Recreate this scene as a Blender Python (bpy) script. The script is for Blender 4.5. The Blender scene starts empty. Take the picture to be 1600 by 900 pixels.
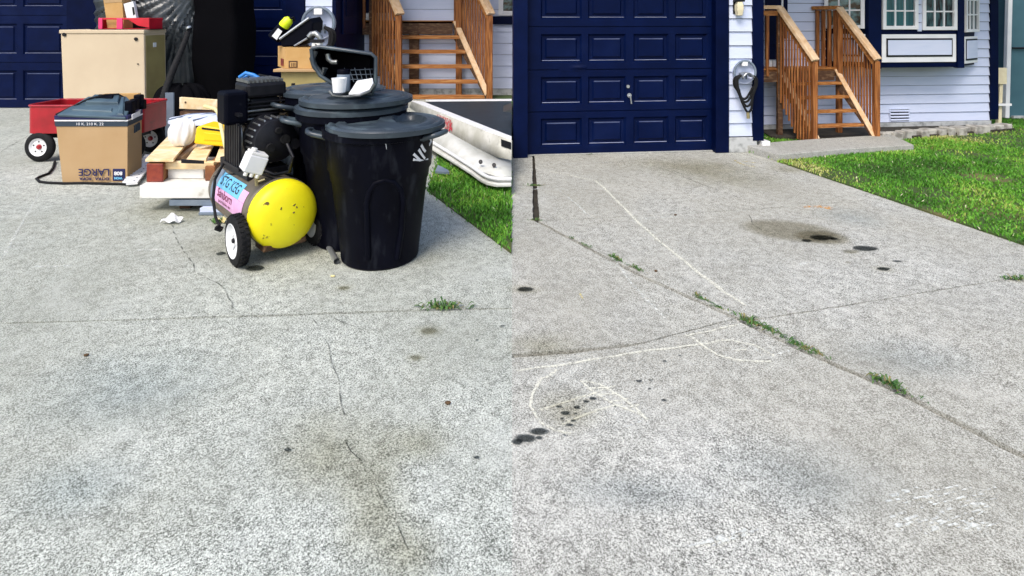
import bpy, bmesh, math, random
import numpy as np
from mathutils import Vector, Matrix
R = math.radians
random.seed(7); rng = np.random.default_rng(7)
scene = bpy.context.scene
COL = scene.collection

# ------------------------------------------------------------------ camera, sky, sun, exposure
FOC, XC, YH, HC = 900.0, 800.0, 30.0, 1.45       # focal length in photo pixels, principal column, horizon row, eye height
cam = bpy.data.cameras.new('camera'); co = bpy.data.objects.new('camera', cam); COL.objects.link(co)
co.location = (0, 0, HC); co.rotation_euler = (R(90), 0, 0)
cam.sensor_width = 36; cam.lens = 36 * FOC / 1600
cam.shift_y = -(450 - YH) / 1600
cam.clip_start = .05; cam.clip_end = 500
scene.camera = co
scene.cycles.transparent_max_bounces = 48
W = bpy.data.worlds.new('World'); scene.world = W; W.use_nodes = True
wn = W.node_tree.nodes; wl = W.node_tree.links
bg = wn['Background']; sky = wn.new('ShaderNodeTexSky'); sky.sky_type = 'NISHITA'
sky.sun_disc = False; sky.sun_elevation = R(52); sky.sun_rotation = R(205)
sky.air_density = 1.0; sky.dust_density = 3.0; sky.ozone_density = 1.0
wl.new(sky.outputs[0], bg.inputs[0]); bg.inputs[1].default_value = 0.15
sl = bpy.data.lights.new('sun', 'SUN'); sl.energy = 1.5; sl.angle = R(25); sl.color = (1, .96, .9)
so = bpy.data.objects.new('sun', sl); COL.objects.link(so)
az = R(205); el = R(52)
d_ = Vector((math.sin(az) * math.cos(el), math.cos(az) * math.cos(el), math.sin(el)))
so.rotation_euler = d_.to_track_quat('Z', 'Y').to_euler()
scene.view_settings.view_transform = 'Standard'; scene.view_settings.look = 'None'
scene.view_settings.exposure = 0.70; scene.view_settings.gamma = 1

# ------------------------------------------------------------------ helpers
V = Vector
def P(x, y, Y): return V(((x - XC) / FOC * Y, Y, HC - (y - YH) / FOC * Y))
def G(x, y, z=0.0):
    Y = FOC * (HC - z) / (y - YH); return V(((x - XC) / FOC * Y, Y, z))
WM = {}
def thing(name, label, cat, loc=(0, 0, 0), rotz=0, group=None, kind=None):
    o = bpy.data.objects.new(name, None); COL.objects.link(o)
    o.location = loc; o.rotation_euler = (0, 0, rotz); o.empty_display_size = .1
    WM[o.name] = Matrix.Translation(V(loc)) @ Matrix.Rotation(rotz, 4, 'Z')
    tag(o, label, cat, group, kind); return o
def tag(o, label=None, cat=None, group=None, kind=None):
    if label: o['label'] = label
    if cat: o['category'] = cat
    if group: o['group'] = group
    if kind: o['kind'] = kind
    return o
class MB:
    def __init__(s, M=None): s.v = []; s.f = []; s.M = M
    def add(s, vs, fs):
        n = len(s.v)
        if s.M is not None: vs = [s.M @ V(p) for p in vs]
        s.v += [tuple(p) for p in vs]; s.f += [tuple(i + n for i in f) for f in fs]; return s
    def box(s, x0, x1, y0, y1, z0, z1):
        return s.add([(x, y, z) for x in (x0, x1) for y in (y0, y1) for z in (z0, z1)],
                     [(0, 1, 3, 2), (4, 6, 7, 5), (0, 4, 5, 1), (2, 3, 7, 6), (0, 2, 6, 4), (1, 5, 7, 3)])
    def beam(s, p0, p1, w, h, up=(0, 0, 1), w1=None, h1=None):
        p0 = V(p0); p1 = V(p1); d = (p1 - p0).normalized(); u = V(up)
        a = d.cross(u); a = a.normalized() if a.length > 1e-6 else V((1, 0, 0)); b = a.cross(d).normalized()
        w1 = w if w1 is None else w1; h1 = h if h1 is None else h1
        vs = []
        for p, ww, hh in ((p0, w, h), (p1, w1, h1)):
            for i, j in ((-1, -1), (1, -1), (1, 1), (-1, 1)): vs.append(p + a * (ww / 2 * i) + b * (hh / 2 * j))
        return s.add(vs, [(3, 2, 1, 0), (4, 5, 6, 7), (0, 1, 5, 4), (1, 2, 6, 5), (2, 3, 7, 6), (3, 0, 4, 7)])
    def hexa(s, q0, q1):
        vs = list(q0) + list(q1)
        return s.add(vs, [(3, 2, 1, 0), (4, 5, 6, 7), (0, 1, 5, 4), (1, 2, 6, 5), (2, 3, 7, 6), (3, 0, 4, 7)])
    def tube(s, pts, r, n=8, cap=True):
        pts = [V(p) for p in pts]; rs = r if isinstance(r, (list, tuple)) else [r] * len(pts)
        rings = []; a = None
        for i, p in enumerate(pts):
            d = (pts[min(i + 1, len(pts) - 1)] - pts[max(i - 1, 0)]).normalized()
            if a is None: a = d.orthogonal().normalized()
            a = (a - d * a.dot(d)); a = a.normalized() if a.length > 1e-6 else d.orthogonal().normalized()
            b = d.cross(a)
            rings += [p + (a * math.cos(t) + b * math.sin(t)) * rs[i] for t in [2 * math.pi * k / n for k in range(n)]]
        fs = []
        for i in range(len(pts) - 1):
            for k in range(n):
                k2 = (k + 1) % n; fs.append((i * n + k, i * n + k2, (i + 1) * n + k2, (i + 1) * n + k))
        if cap: fs.append(tuple(range(n - 1, -1, -1))); fs.append(tuple((len(pts) - 1) * n + k for k in range(n)))
        return s.add(rings, fs)
    def cyl(s, p0, p1, r, r1=None, n=20): return s.tube([p0, p1], [r, r if r1 is None else r1], n)
    def lathe(s, prof, n=40, A=None):
        A = A or Matrix(); vs = []; fs = []
        for r, z in prof: vs += [A @ V((r * math.cos(t), r * math.sin(t), z)) for t in [2 * math.pi * k / n for k in range(n)]]
        for i in range(len(prof) - 1):
            for k in range(n):
                k2 = (k + 1) % n; fs.append((i * n + k, i * n + k2, (i + 1) * n + k2, (i + 1) * n + k))
        return s.add(vs, fs)
    def prism(s, poly, ext):
        n = len(poly); ext = V(ext); vs = [V(p) for p in poly] + [V(p) + ext for p in poly]
        fs = [tuple(range(n - 1, -1, -1)), tuple(range(n, 2 * n))] + [(i, (i + 1) % n, n + (i + 1) % n, n + i) for i in range(n)]
        return s.add(vs, fs)
    def grid(s, fn, nu, nv, closeu=False):
        vs = [fn(i / (nu if closeu else nu - 1), j / (nv - 1)) for j in range(nv) for i in range(nu)]
        fs = []
        for j in range(nv - 1):
            for i in range(nu if closeu else nu - 1):
                i2 = (i + 1) % nu; fs.append((j * nu + i, j * nu + i2, (j + 1) * nu + i2, (j + 1) * nu + i))
        return s.add(vs, fs)
def obj(name, mb, mat, parent=None, smooth=None, bevel=0, kind=None, label=None, solid=0, fix=True, seg=2):
    me = bpy.data.meshes.new(name)
    vs = mb.v
    if parent is not None:
        p = parent
        while p.parent is not None: p = p.parent
        inv = WM[p.name].inverted() if p.name in WM else Matrix()
        vs = [tuple(inv @ V(q)) for q in vs]
    me.from_pydata(vs, [], mb.f); me.update()
    if fix:
        bm = bmesh.new(); bm.from_mesh(me); bmesh.ops.remove_doubles(bm, verts=bm.verts, dist=1e-5)
        bmesh.ops.recalc_face_normals(bm, faces=bm.faces); bm.to_mesh(me); bm.free()
    o = bpy.data.objects.new(name, me); COL.objects.link(o); o.parent = parent
    if mat: me.materials.append(mat)
    if smooth is not None:
        me.polygons.foreach_set('use_smooth', [True] * len(me.polygons))
        me.set_sharp_from_angle(angle=R(smooth))
    if solid:
        m = o.modifiers.new('s', 'SOLIDIFY'); m.thickness = solid; m.offset = 0
    if bevel:
        m = o.modifiers.new('b', 'BEVEL'); m.width = bevel; m.segments = seg; m.limit_method = 'ANGLE'; m.angle_limit = R(40)
    if kind: o['kind'] = kind
    if label: o['label'] = label
    return o
def text_mesh(body, size, bold=0.0):
    c = bpy.data.curves.new('t', 'FONT'); c.body = body; c.size = size; c.align_x = 'CENTER'; c.align_y = 'CENTER'; c.offset = bold
    o = bpy.data.objects.new('t', c); COL.objects.link(o)
    dg = bpy.context.evaluated_depsgraph_get(); me = bpy.data.meshes.new_from_object(o.evaluated_get(dg))
    vs = [v.co.copy() for v in me.vertices]; fs = [tuple(p.vertices) for p in me.polygons]
    bpy.data.objects.remove(o); bpy.data.meshes.remove(me); return vs, fs
def lettering(name, body, size, origin, right, up, mat, parent, off=.0015, width=None, bold=0.0, fn=None):
    vs, fs = text_mesh(body, size, bold); right = V(right).normalized(); up = V(up).normalized(); n = right.cross(up)
    if width:
        w = max(v.x for v in vs) - min(v.x for v in vs); k = width / w
        for v in vs: v.x *= k
    mb = MB(); mb.add([fn(v.x, v.y) if fn else V(origin) + right * v.x + up * v.y + n * off for v in vs], fs)
    return obj(name, mb, mat, parent, fix=False)

# ------------------------------------------------------------------ materials
def mat(name, col, rough=.6, col2=None, scale=8, contrast=(.35, .65), bump=0, bscale=None, metal=0, stretch=None, spec=.5, detail=4, col3=None, scale3=2, con3=(.5, .7), coat=0):
    m = bpy.data.materials.new(name); m.use_nodes = True; n = m.node_tree.nodes; l = m.node_tree.links
    b = n['Principled BSDF']; b.inputs['Base Color'].default_value = (*col, 1); b.inputs['Roughness'].default_value = rough
    b.inputs['Metallic'].default_value = metal; b.inputs['Specular IOR Level'].default_value = spec; b.inputs['Coat Weight'].default_value = coat
    tc = n.new('ShaderNodeTexCoord'); src = tc.outputs['Object']
    if stretch:
        mp = n.new('ShaderNodeMapping'); mp.inputs['Scale'].default_value = stretch; l.new(src, mp.inputs[0]); src = mp.outputs[0]
    def noise(sc, det=detail):
        t = n.new('ShaderNodeTexNoise'); t.inputs['Scale'].default_value = sc; t.inputs['Detail'].default_value = det; l.new(src, t.inputs['Vector']); return t.outputs['Fac']
    def ramp(f, lo, hi):
        r = n.new('ShaderNodeMapRange'); r.inputs[1].default_value = lo; r.inputs[2].default_value = hi; l.new(f, r.inputs[0]); return r.outputs[0]
    def mix(f, a, c):
        x = n.new('ShaderNodeMix'); x.data_type = 'RGBA'; l.new(f, x.inputs[0])
        for s, q in ((6, a), (7, c)):
            if isinstance(q, tuple): x.inputs[s].default_value = (*q, 1)
            else: l.new(q, x.inputs[s])
        return x.outputs[2]
    cur = col
    if col2: cur = mix(ramp(noise(scale), *contrast), cur, col2)
    if col3: cur = mix(ramp(noise(scale3), *con3), cur, col3)
    if not isinstance(cur, tuple): l.new(cur, b.inputs['Base Color'])
    if bump:
        bp = n.new('ShaderNodeBump'); bp.inputs['Strength'].default_value = bump; bp.inputs['Distance'].default_value = .01
        l.new(noise(bscale or scale), bp.inputs['Height']); l.new(bp.outputs[0], b.inputs['Normal'])
    return m
def concrete(name, dark, light, tint, palec=(.6, .61, .59), big=.55):
    m = bpy.data.materials.new(name); m.use_nodes = True; n = m.node_tree.nodes; l = m.node_tree.links; b = n['Principled BSDF']
    b.inputs['Roughness'].default_value = .9; b.inputs['Specular IOR Level'].default_value = .2
    tc = n.new('ShaderNodeTexCoord'); rot = n.new('ShaderNodeMapping'); rot.inputs['Rotation'].default_value = (.63, .41, .87); rot.inputs['Location'].default_value = (3.37, 1.71, 5.53); l.new(tc.outputs['Object'], rot.inputs[0]); src = rot.outputs[0]
    def noise(sc, det, rg=.5):
        t = n.new('ShaderNodeTexNoise'); t.inputs['Scale'].default_value = sc; t.inputs['Detail'].default_value = det; t.inputs['Roughness'].default_value = rg; l.new(src, t.inputs['Vector']); return t.outputs['Fac']
    def rng_(f, a, c, d=0, e=1):
        r = n.new('ShaderNodeMapRange'); 
        for i, q in enumerate((a, c, d, e)): r.inputs[i + 1].default_value = q
        l.new(f, r.inputs[0]); return r.outputs[0]
    def math_(op, a, c):
        x = n.new('ShaderNodeMath'); x.operation = op
        for i, q in enumerate((a, c)):
            if isinstance(q, (int, float)): x.inputs[i].default_value = q
            else: l.new(q, x.inputs[i])
        return x.outputs[0]
    def mix(f, a, c):
        x = n.new('ShaderNodeMix'); x.data_type = 'RGBA'
        if isinstance(f, float): x.inputs[0].default_value = f
        else: l.new(f, x.inputs[0])
        for s, q in ((6, a), (7, c)):
            if isinstance(q, tuple): x.inputs[s].default_value = (*q, 1)
            else: l.new(q, x.inputs[s])
        return x.outputs[2]
    fine = rng_(noise(340, 2, .7), .3, .7); mid = rng_(noise(150, 2, .6), .3, .7); lo = rng_(noise(21, 3, .6), .3, .7)
    s = math_('ADD', math_('MULTIPLY', fine, .5), math_('ADD', math_('MULTIPLY', mid, .36), math_('MULTIPLY', lo, .14)))
    c = mix(rng_(s, .31, .69), dark, light)
    bigf = rng_(noise(1.15, 5, .6), .36, .66)
    c2 = mix(math_('MULTIPLY', bigf, big * .75), c, tint)
    pale = rng_(noise(2.7, 5, .65), .55, .75)
    c3 = mix(math_('MULTIPLY', pale, .34), c2, palec)
    warm = rng_(noise(.6, 4, .6), .42, .6); c3 = mix(math_('MULTIPLY', warm, .22), c3, (tint[0] * 1.05, tint[1] * .98, tint[2] * .82))
    l.new(c3, b.inputs['Base Color'])
    bp = n.new('ShaderNodeBump'); bp.inputs['Strength'].default_value = .35; bp.inputs['Distance'].default_value = .004
    l.new(s, bp.inputs['Height']); l.new(bp.outputs[0], b.inputs['Normal'])
    return m
def decal(name, col, alpha=.7, nscale=30, lo=.35, hi=.6, soft=False, rough=.9):
    m = bpy.data.materials.new(name); m.use_nodes = True; n = m.node_tree.nodes; l = m.node_tree.links; b = n['Principled BSDF']
    b.inputs['Base Color'].default_value = (*col, 1); b.inputs['Roughness'].default_value = rough; b.inputs['Specular IOR Level'].default_value = .2
    tc = n.new('ShaderNodeTexCoord'); t = n.new('ShaderNodeTexNoise'); t.inputs['Scale'].default_value = nscale; t.inputs['Detail'].default_value = 3
    l.new(tc.outputs['Object'], t.inputs['Vector'])
    r = n.new('ShaderNodeMapRange'); r.inputs[1].default_value = lo; r.inputs[2].default_value = hi; r.inputs[4].default_value = alpha; l.new(t.outputs['Fac'], r.inputs[0])
    out = r.outputs[0]
    if soft:
        mp = n.new('ShaderNodeMapping'); mp.inputs['Location'].default_value = (-1, -1, 0); mp.inputs['Scale'].default_value = (2, 2, 0)
        l.new(tc.outputs['Generated'], mp.inputs[0]); g = n.new('ShaderNodeTexGradient'); g.gradient_type = 'SPHERICAL'; l.new(mp.outputs[0], g.inputs[0])
        r.inputs[3].default_value = .95; r.inputs[4].default_value = 0; y = n.new('ShaderNodeMath'); y.operation = 'MULTIPLY_ADD'; l.new(g.outputs['Fac'], y.inputs[0]); y.inputs[1].default_value = 2.1; sb = n.new('ShaderNodeMath'); sb.operation = 'MULTIPLY'; sb.inputs[1].default_value = -1; l.new(out, sb.inputs[0]); l.new(sb.outputs[0], y.inputs[2]); y.use_clamp = True; x = n.new('ShaderNodeMath'); x.operation = 'MULTIPLY'; l.new(y.outputs[0], x.inputs[0]); x.inputs[1].default_value = alpha; out = x.outputs[0]
    l.new(out, b.inputs['Alpha']); return m
def stain(name, tint, nscale=5, lo=.3, hi=.65, soft=True, edge=.6, gain=1.5):
    m = bpy.data.materials.new(name); m.use_nodes = True; n = m.node_tree.nodes; l = m.node_tree.links; n.remove(n['Principled BSDF'])
    t = n.new('ShaderNodeBsdfTransparent'); l.new(t.outputs[0], n['Material Output'].inputs[0])
    tc = n.new('ShaderNodeTexCoord'); z = n.new('ShaderNodeTexNoise'); z.inputs['Scale'].default_value = nscale; z.inputs['Detail'].default_value = 6; z.inputs['Roughness'].default_value = .65; l.new(tc.outputs['Object'], z.inputs['Vector'])
    r = n.new('ShaderNodeMapRange'); r.inputs[1].default_value = lo; r.inputs[2].default_value = hi; l.new(z.outputs['Fac'], r.inputs[0]); f = r.outputs[0]
    if soft:
        mp = n.new('ShaderNodeMapping'); mp.inputs['Location'].default_value = (-1, -1, 0); mp.inputs['Scale'].default_value = (2, 2, 0); l.new(tc.outputs['Generated'], mp.inputs[0])
        g = n.new('ShaderNodeTexGradient'); g.gradient_type = 'SPHERICAL'; l.new(mp.outputs[0], g.inputs[0])
        a = n.new('ShaderNodeMath'); a.operation = 'MULTIPLY_ADD'; l.new(f, a.inputs[0]); a.inputs[1].default_value = edge; a.inputs[2].default_value = 1 - edge
        b = n.new('ShaderNodeMath'); b.operation = 'MULTIPLY'; b.use_clamp = True; g2 = n.new('ShaderNodeMath'); g2.operation = 'MULTIPLY'; g2.inputs[1].default_value = gain; l.new(g.outputs['Fac'], g2.inputs[0]); l.new(g2.outputs[0], b.inputs[0]); l.new(a.outputs[0], b.inputs[1]); f = b.outputs[0]
    x = n.new('ShaderNodeMix'); x.data_type = 'RGBA'; l.new(f, x.inputs[0]); x.inputs[6].default_value = (1, 1, 1, 1); x.inputs[7].default_value = (*tint, 1); l.new(x.outputs[2], t.inputs[0]); return m
M = {}
M['conc'] = concrete('driveway_concrete_left', (.05, .056, .046), (.8, .83, .75), (.25, .265, .23), (.62, .64, .6))
M['concr'] = concrete('driveway_concrete_right', (.06, .06, .052), (.76, .76, .69), (.3, .295, .255), (.66, .65, .6))
M['conc2'] = concrete('walk_concrete', (.16, .16, .15), (.62, .62, .58), (.3, .3, .27))
M['found'] = mat('foundation_concrete', (.46, .47, .46), .9, (.22, .23, .22), 14, (.45, .7), .5, 30)
M['soil'] = mat('soil', (.022, .018, .013), .95, (.045, .038, .026), 12, bump=.6)
M['turf'] = mat('turf', (.06, .1, .02), .95, (.035, .06, .012), 20, col3=(.16, .13, .05), scale3=1.3, con3=(.56, .72), bump=.6)
M['navy'] = mat('navy_paint', (.0005, .0042, .03), .42, (.0008, .0056, .04), 5, bump=.03, bscale=60, spec=.1, col3=(.004, .011, .055), scale3=2.3, con3=(.58, .85))
M['navyd'] = mat('navy_trim', (.0005, .003, .022), .45, (.0007, .004, .03), 6, bump=.08, bscale=40, spec=.08)
M['lap_shade'] = mat('lap_shadow_backing', (.05, .055, .07), .9)  # dark backing: the shadow under the siding laps put into its colour
M['siding'] = mat('siding_paint', (.6, .65, .8), .6, (.55, .61, .77), 3, bump=.1, bscale=50, stretch=(1, 1, 6))
M['white'] = mat('white_paint', (.8, .8, .8), .5, (.72, .73, .74), 6, bump=.05, bscale=60)
M['black'] = mat('black_paint', (.004, .004, .007), .45, (.009, .009, .012), 20, spec=.3)
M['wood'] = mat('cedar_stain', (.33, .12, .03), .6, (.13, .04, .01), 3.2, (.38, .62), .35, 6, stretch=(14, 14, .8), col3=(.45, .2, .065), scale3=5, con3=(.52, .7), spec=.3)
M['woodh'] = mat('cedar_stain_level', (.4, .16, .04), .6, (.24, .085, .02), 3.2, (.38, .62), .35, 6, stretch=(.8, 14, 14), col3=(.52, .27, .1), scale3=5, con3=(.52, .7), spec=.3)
M['woodl'] = mat('worn_rail', (.72, .52, .33), .65, (.6, .38, .2), 4, (.4, .65), .3, 8, stretch=(3, 3, 3), spec=.3)
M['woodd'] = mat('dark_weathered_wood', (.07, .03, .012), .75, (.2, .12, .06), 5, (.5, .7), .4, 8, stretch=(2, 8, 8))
M['pine'] = mat('pine_plank', (.82, .63, .36), .65, (.72, .5, .24), 3, (.4, .65), .2, 8, stretch=(3, 3, 3), col3=(.86, .74, .52), scale3=4)
M['endred'] = mat('red_stained_wood', (.14, .014, .01), .6, (.26, .04, .015), 12, (.4, .65), .4, 30)
M['brownw'] = mat('brown_wood', (.3, .12, .03), .6, (.16, .05, .015), 8, bump=.3, bscale=30)
M['whiteb'] = mat('white_board', (.78, .77, .73), .6, (.66, .65, .6), 6, col3=(.5, .47, .4), scale3=9, con3=(.62, .75), bump=.1, bscale=40)
M['greyb'] = mat('grey_board', (.13, .17, .22), .6, (.18, .22, .27), 9, bump=.1)
M['beige'] = mat('beige_enamel', (.6, .49, .34), .5, (.56, .45, .31), 2.5, col3=(.48, .36, .22), scale3=1.2, con3=(.6, .85), spec=.35)
M['olive'] = mat('olive_metal', (.33, .27, .1), .55, (.28, .22, .08), 5)
M['card'] = mat('cardboard', (.46, .31, .165), .85, (.42, .275, .14), 3, col3=(.36, .22, .1), scale3=1.5, con3=(.58, .8), spec=.15)
M['cardl'] = mat('tan_cardboard', (.55, .34, .14), .85, (.48, .28, .1), 6, spec=.15)
M['ink'] = mat('navy_ink', (.008, .01, .07), .7)
M['inkb'] = mat('teal_ink', (.02, .035, .055), .7)
M['inkw'] = mat('white_ink', (.75, .75, .78), .7)
M['redp'] = mat('red_plastic', (.62, .008, .03), .4, (.5, .006, .02), 6)
M['redm'] = mat('red_enamel', (.4, .006, .016), .35, (.28, .004, .01), 6, col3=(.12, .004, .008), scale3=9, con3=(.6, .75), coat=.3)
M['pink'] = mat('pink_plastic', (.75, .04, .16), .45)
M['rubber'] = mat('rubber', (.005, .005, .006), .75, (.011, .011, .012), 30, bump=.3, spec=.25)
M['bin'] = mat('black_bin_plastic', (.0012, .0014, .0045), .5, (.002, .0025, .007), 5, col3=(.014, .016, .022), scale3=16, con3=(.68, .84), bump=.06, bscale=80, spec=.07)
M['binb'] = mat('scuffed_bin_plastic', (.0012, .0014, .0045), .5, (.002, .0025, .007), 5, col3=(.022, .025, .033), scale3=7, con3=(.56, .85), bump=.06, bscale=80, spec=.08, stretch=(2.2, 2.2, .8), detail=9)
M['lid'] = mat('sky_sheen_lid_plastic', (.042, .057, .072), .36, (.026, .036, .047), 4, (.35, .65), .04, 60, col3=(.1, .14, .16), scale3=7, con3=(.52, .8))  # grey-blue sky reflection mixed into the colour of the black lids
M['teal'] = mat('slate_plastic', (.07, .115, .14), .35, (.045, .075, .1), 5, bump=.05)
M['bag'] = mat('black_polythene', (.03, .036, .04), .3, (.055, .063, .068), 3, bump=.08, bscale=9)
M['yellow'] = mat('yellow_tank_paint', (.86, .78, .012), .42, (.8, .69, .01), 5, col3=(.1, .06, .015), scale3=15, con3=(.67, .71), bump=.06, spec=.35)
M['yelp'] = mat('yellow_plastic', (.9, .6, .004), .45, (.84, .52, .003), 6)
M['tank'] = mat('grimy_tank', (.2, .17, .125), .5, (.1, .085, .065), 7, (.35, .65), .2, 20, col3=(.3, .15, .09), scale3=4, con3=(.58, .72), metal=.25)
M['steel'] = mat('grey_steel', (.35, .36, .36), .35, (.25, .26, .26), 20, metal=.8)
M['galv'] = mat('galvanised', (.5, .52, .53), .35, metal=.8)
M['cream'] = mat('cream_cord', (.72, .62, .3), .6)
M['creamw'] = mat('cream_timber', (.75, .68, .47), .7, (.66, .58, .38), 8)
M['skyb'] = mat('blue_sticker', (.13, .45, .72), .5, (.18, .5, .75), 15)
M['pinkst'] = mat('pink_sticker', (.75, .42, .66), .5, (.68, .36, .58), 15)
M['maroon'] = mat('maroon_ink', (.16, .01, .05), .6)
M['curtain'] = mat('teal_window', (.02, .085, .1), .5, (.035, .13, .145), 3, (.4, .6), stretch=(14, 14, .3))
M['darkroom'] = mat('dark_interior', (.008, .012, .02), .6, (.03, .045, .06), 3, (.5, .7))
M['tealwall'] = mat('teal_wall', (.04, .11, .14), .6, (.05, .13, .16), 4)
M['deck'] = mat('black_panel', (.009, .017, .026), .5, (.02, .034, .048), 3, (.4, .62), .2, 6, stretch=(2, 10, 4), spec=.3)
M['fibre'] = mat('aged_fibreglass', (.74, .74, .7), .45, (.56, .56, .5), 3.5, (.4, .62), .1, 30, col3=(.38, .37, .31), scale3=9, con3=(.6, .78))
M['fibreg'] = mat('dirty_fibreglass', (.44, .43, .36), .6, (.6, .59, .53), 5, (.4, .62), .2, 20, col3=(.25, .25, .2), scale3=10, con3=(.6, .78))
M['graf'] = decal('red_scuff', (.5, .04, .06), .85, 22, .38, .6)
M['clear'] = mat('clear_plastic_bag', (.7, .74, .8), .2, (.4, .47, .56), 7, (.4, .6), .6, 16)
M['bluec'] = mat('blue_plastic', (.02, .2, .6), .4)
M['brass'] = mat('old_brass', (.5, .42, .22), .35, metal=.8)
M['stone'] = mat('paver_grey', (.46, .44, .39), .9, (.2, .185, .16), 11, (.4, .65), .6, 30)
M['chalk'] = decal('chalk', (.82, .81, .68), .72, 80, .3, .56)
M['chalkf'] = decal('faint_chalk', (.8, .82, .76), .75, 45, .44, .66)
M['chalky'] = decal('yellow_chalk', (.8, .68, .3), .7, 35, .42, .65)
M['chalko'] = decal('orange_chalk', (.8, .4, .1), .7, 35, .42, .65)
M['oil'] = stain('oil_stain', (.32, .335, .345), 26, .25, .6, edge=.6, gain=3.6)
M['damp'] = stain('damp_stain', (.74, .73, .69), 12, .2, .55, edge=.5, gain=3)
M['damps'] = stain('damp_patch', (.76, .745, .7), 7, .2, .6, edge=.3, gain=3.5)
M['smudge'] = stain('soft_smudge', (.85, .84, .795), 4)
M['smudgeb'] = stain('soft_blue_smudge', (.88, .9, .915), 3)
M['fissure'] = decal('fissure', (.05, .05, .045), .6, 14, .36, .62)
M['leaf'] = mat('weed_leaf', (.03, .1, .016), .7, (.08, .17, .03), 30)
M['dead'] = mat('dead_leaf', (.09, .05, .02), .8)
def grass_mat():
    m = bpy.data.materials.new('grass_blades'); m.use_nodes = True; n = m.node_tree.nodes; l = m.node_tree.links; b = n['Principled BSDF']
    b.inputs['Roughness'].default_value = .65; b.inputs['Specular IOR Level'].default_value = .3
    a = n.new('ShaderNodeAttribute'); a.attribute_name = 'tone'
    r = n.new('ShaderNodeValToRGB'); e = r.color_ramp.elements; e[0].position = 0; e[0].color = (.03, .10, .01, 1); e[1].position = 1; e[1].color = (.5, .5, .32, 1)
    for p, c in ((.35, (.08, .26, .02, 1)), (.65, (.17, .38, .035, 1)), (.85, (.42, .42, .1, 1))):
        q = e.new(p); q.color = c
    l.new(a.outputs['Fac'], r.inputs[0]); l.new(r.outputs[0], b.inputs['Base Color']); return m
M['grass'] = grass_mat()

# ------------------------------------------------------------------ ground, driveway slabs, lawns
def sheet(name, poly, z, m, thick=0.0, parent=None, kind='structure', bevel=0):
    mb = MB(); mb.prism([(p[0], p[1], z) for p in poly], (0, 0, -max(thick, .004)))
    return obj(name, mb, m, parent, kind=kind, bevel=bevel)
sheet('ground', [(-90, -30), (90, -30), (90, 150), (-90, 150)], -.06, M['turf'])
drive = sheet('driveway', [(-12, .4), (7, .4), (7, 12), (-12, 12)], -.03, M['soil'])
g = lambda x, y: tuple(G(x, y)[:2])
def slab(poly, open_edges, m='concr'):
    """poly counter-clockwise; open_edges: indices of edges that are visible joints and get a gap and an uneven edge"""
    n = len(poly); pts = [V((p[0], p[1])) for p in poly]
    area = sum(pts[i].x * pts[(i + 1) % n].y - pts[(i + 1) % n].x * pts[i].y for i in range(n))
    sgn = 1 if area > 0 else -1
    lines = []
    for i in range(n):
        a, b = pts[i], pts[(i + 1) % n]; d = (b - a).normalized(); nn = V((-d.y, d.x)) * sgn
        lines.append((a + nn * open_edges.get(i, 0.0), d))
    cor = []
    for i in range(n):
        (p, d), (q, e) = lines[i - 1], lines[i]; den = d.x * e.y - d.y * e.x
        if abs(den) < .05: cor.append(q.copy())
        else:
            t = ((q.x - p.x) * e.y - (q.y - p.y) * e.x) / den; cor.append(p + d * t)
    out = []
    for i in range(n):
        a, b = cor[i], cor[(i + 1) % n]; out.append(a)
        if i in open_edges:
            L = (b - a).length; k = int(L / .05); nn = V((-(b - a).y, (b - a).x)).normalized() * sgn
            for j in range(1, k): out.append(a.lerp(b, j / k) + nn * random.uniform(-.002, .006))
    mb = MB(); mb.prism([(p.x, p.y, 0) for p in out], (0, 0, -.025))
    return obj('slab', mb, M[m], drive, kind='structure')
J1a, J1b = g(832, 246), g(838, 345)
J1 = [g(*p) for p in ((925, 391), (1000, 430), (1150, 497), (1250, 546), (1390, 606), (1600, 713), (1800, 822))]
JL = [(-12, 2.4), g(0, 505), g(240, 498), g(480, 490), g(660, 484), g(800, 481)]
E = .0145
slab([(-12, .6), (0, .6)] + JL[::-1], {2: E*.8, 3: E*.9, 4: E*.9, 5: E*.8, 6: .004}, 'conc')
slab(JL + [(0, 11.9), (-12, 11.9)], {0: .004, 1: .004, 2: .004, 3: .004, 4: .003}, 'conc')
J2l = [g(800, 556), g(930, 546), g(1000, 537)]; J2m = J1[2]
slab([J2l[0], J2l[1], J2l[2], J2m, J1[1], J1[0], J1b, J1a, (J1a[0], 6.3), (0, 6.3)], {0: E, 1: E*.7, 2: .002, 3: E*.8, 4: E*.8, 5: E*.8, 6: E * 1.6, 7: 0})
slab([(0, .6), (J1[6][0], .6), J1[6], J1[5], J1[4], J1[3], J2m, J2l[2], J2l[1], J2l[0]], {2: E*1.1, 3: E*1.1, 4: E, 5: E*.9, 6: .002, 7: E*.6, 8: E})
J2r = [g(1200, 497), g(1420, 461), g(1570, 436), (7, G(1570, 436)[1] + 1.1)]
slab([J2m, J1[3], J1[4], J1[5], J1[6], (7, .6), J2r[3], J2r[2], J2r[1], J2r[0]], {0: E*.8, 1: E, 2: E*1.1, 3: E*1.1, 6: .001, 7: .003, 8: .0035, 9: .003})
J3 = [g(838, 345), g(1010, 337), g(1190, 326), g(1340, 314)]
slab([J2m, J2r[0], J2r[1], J2r[2], J2r[3], (7, J3[3][1] + .6), J3[3], J3[2], J3[1], J1b, J1[0], J1[1]], {0: .003, 1: .0035, 2: .003, 6: .0022, 7: .002, 8: .0008, 9: E*.9, 10: E*.9, 11: E*.9})
slab([J1b, J3[1], J3[2], J3[3], (7, J3[3][1] + .6), (7, 7.6), (J1a[0], 7.6), J1a], {0: .0008, 1: .002, 2: .0022, 7: E * 1.6})
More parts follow.
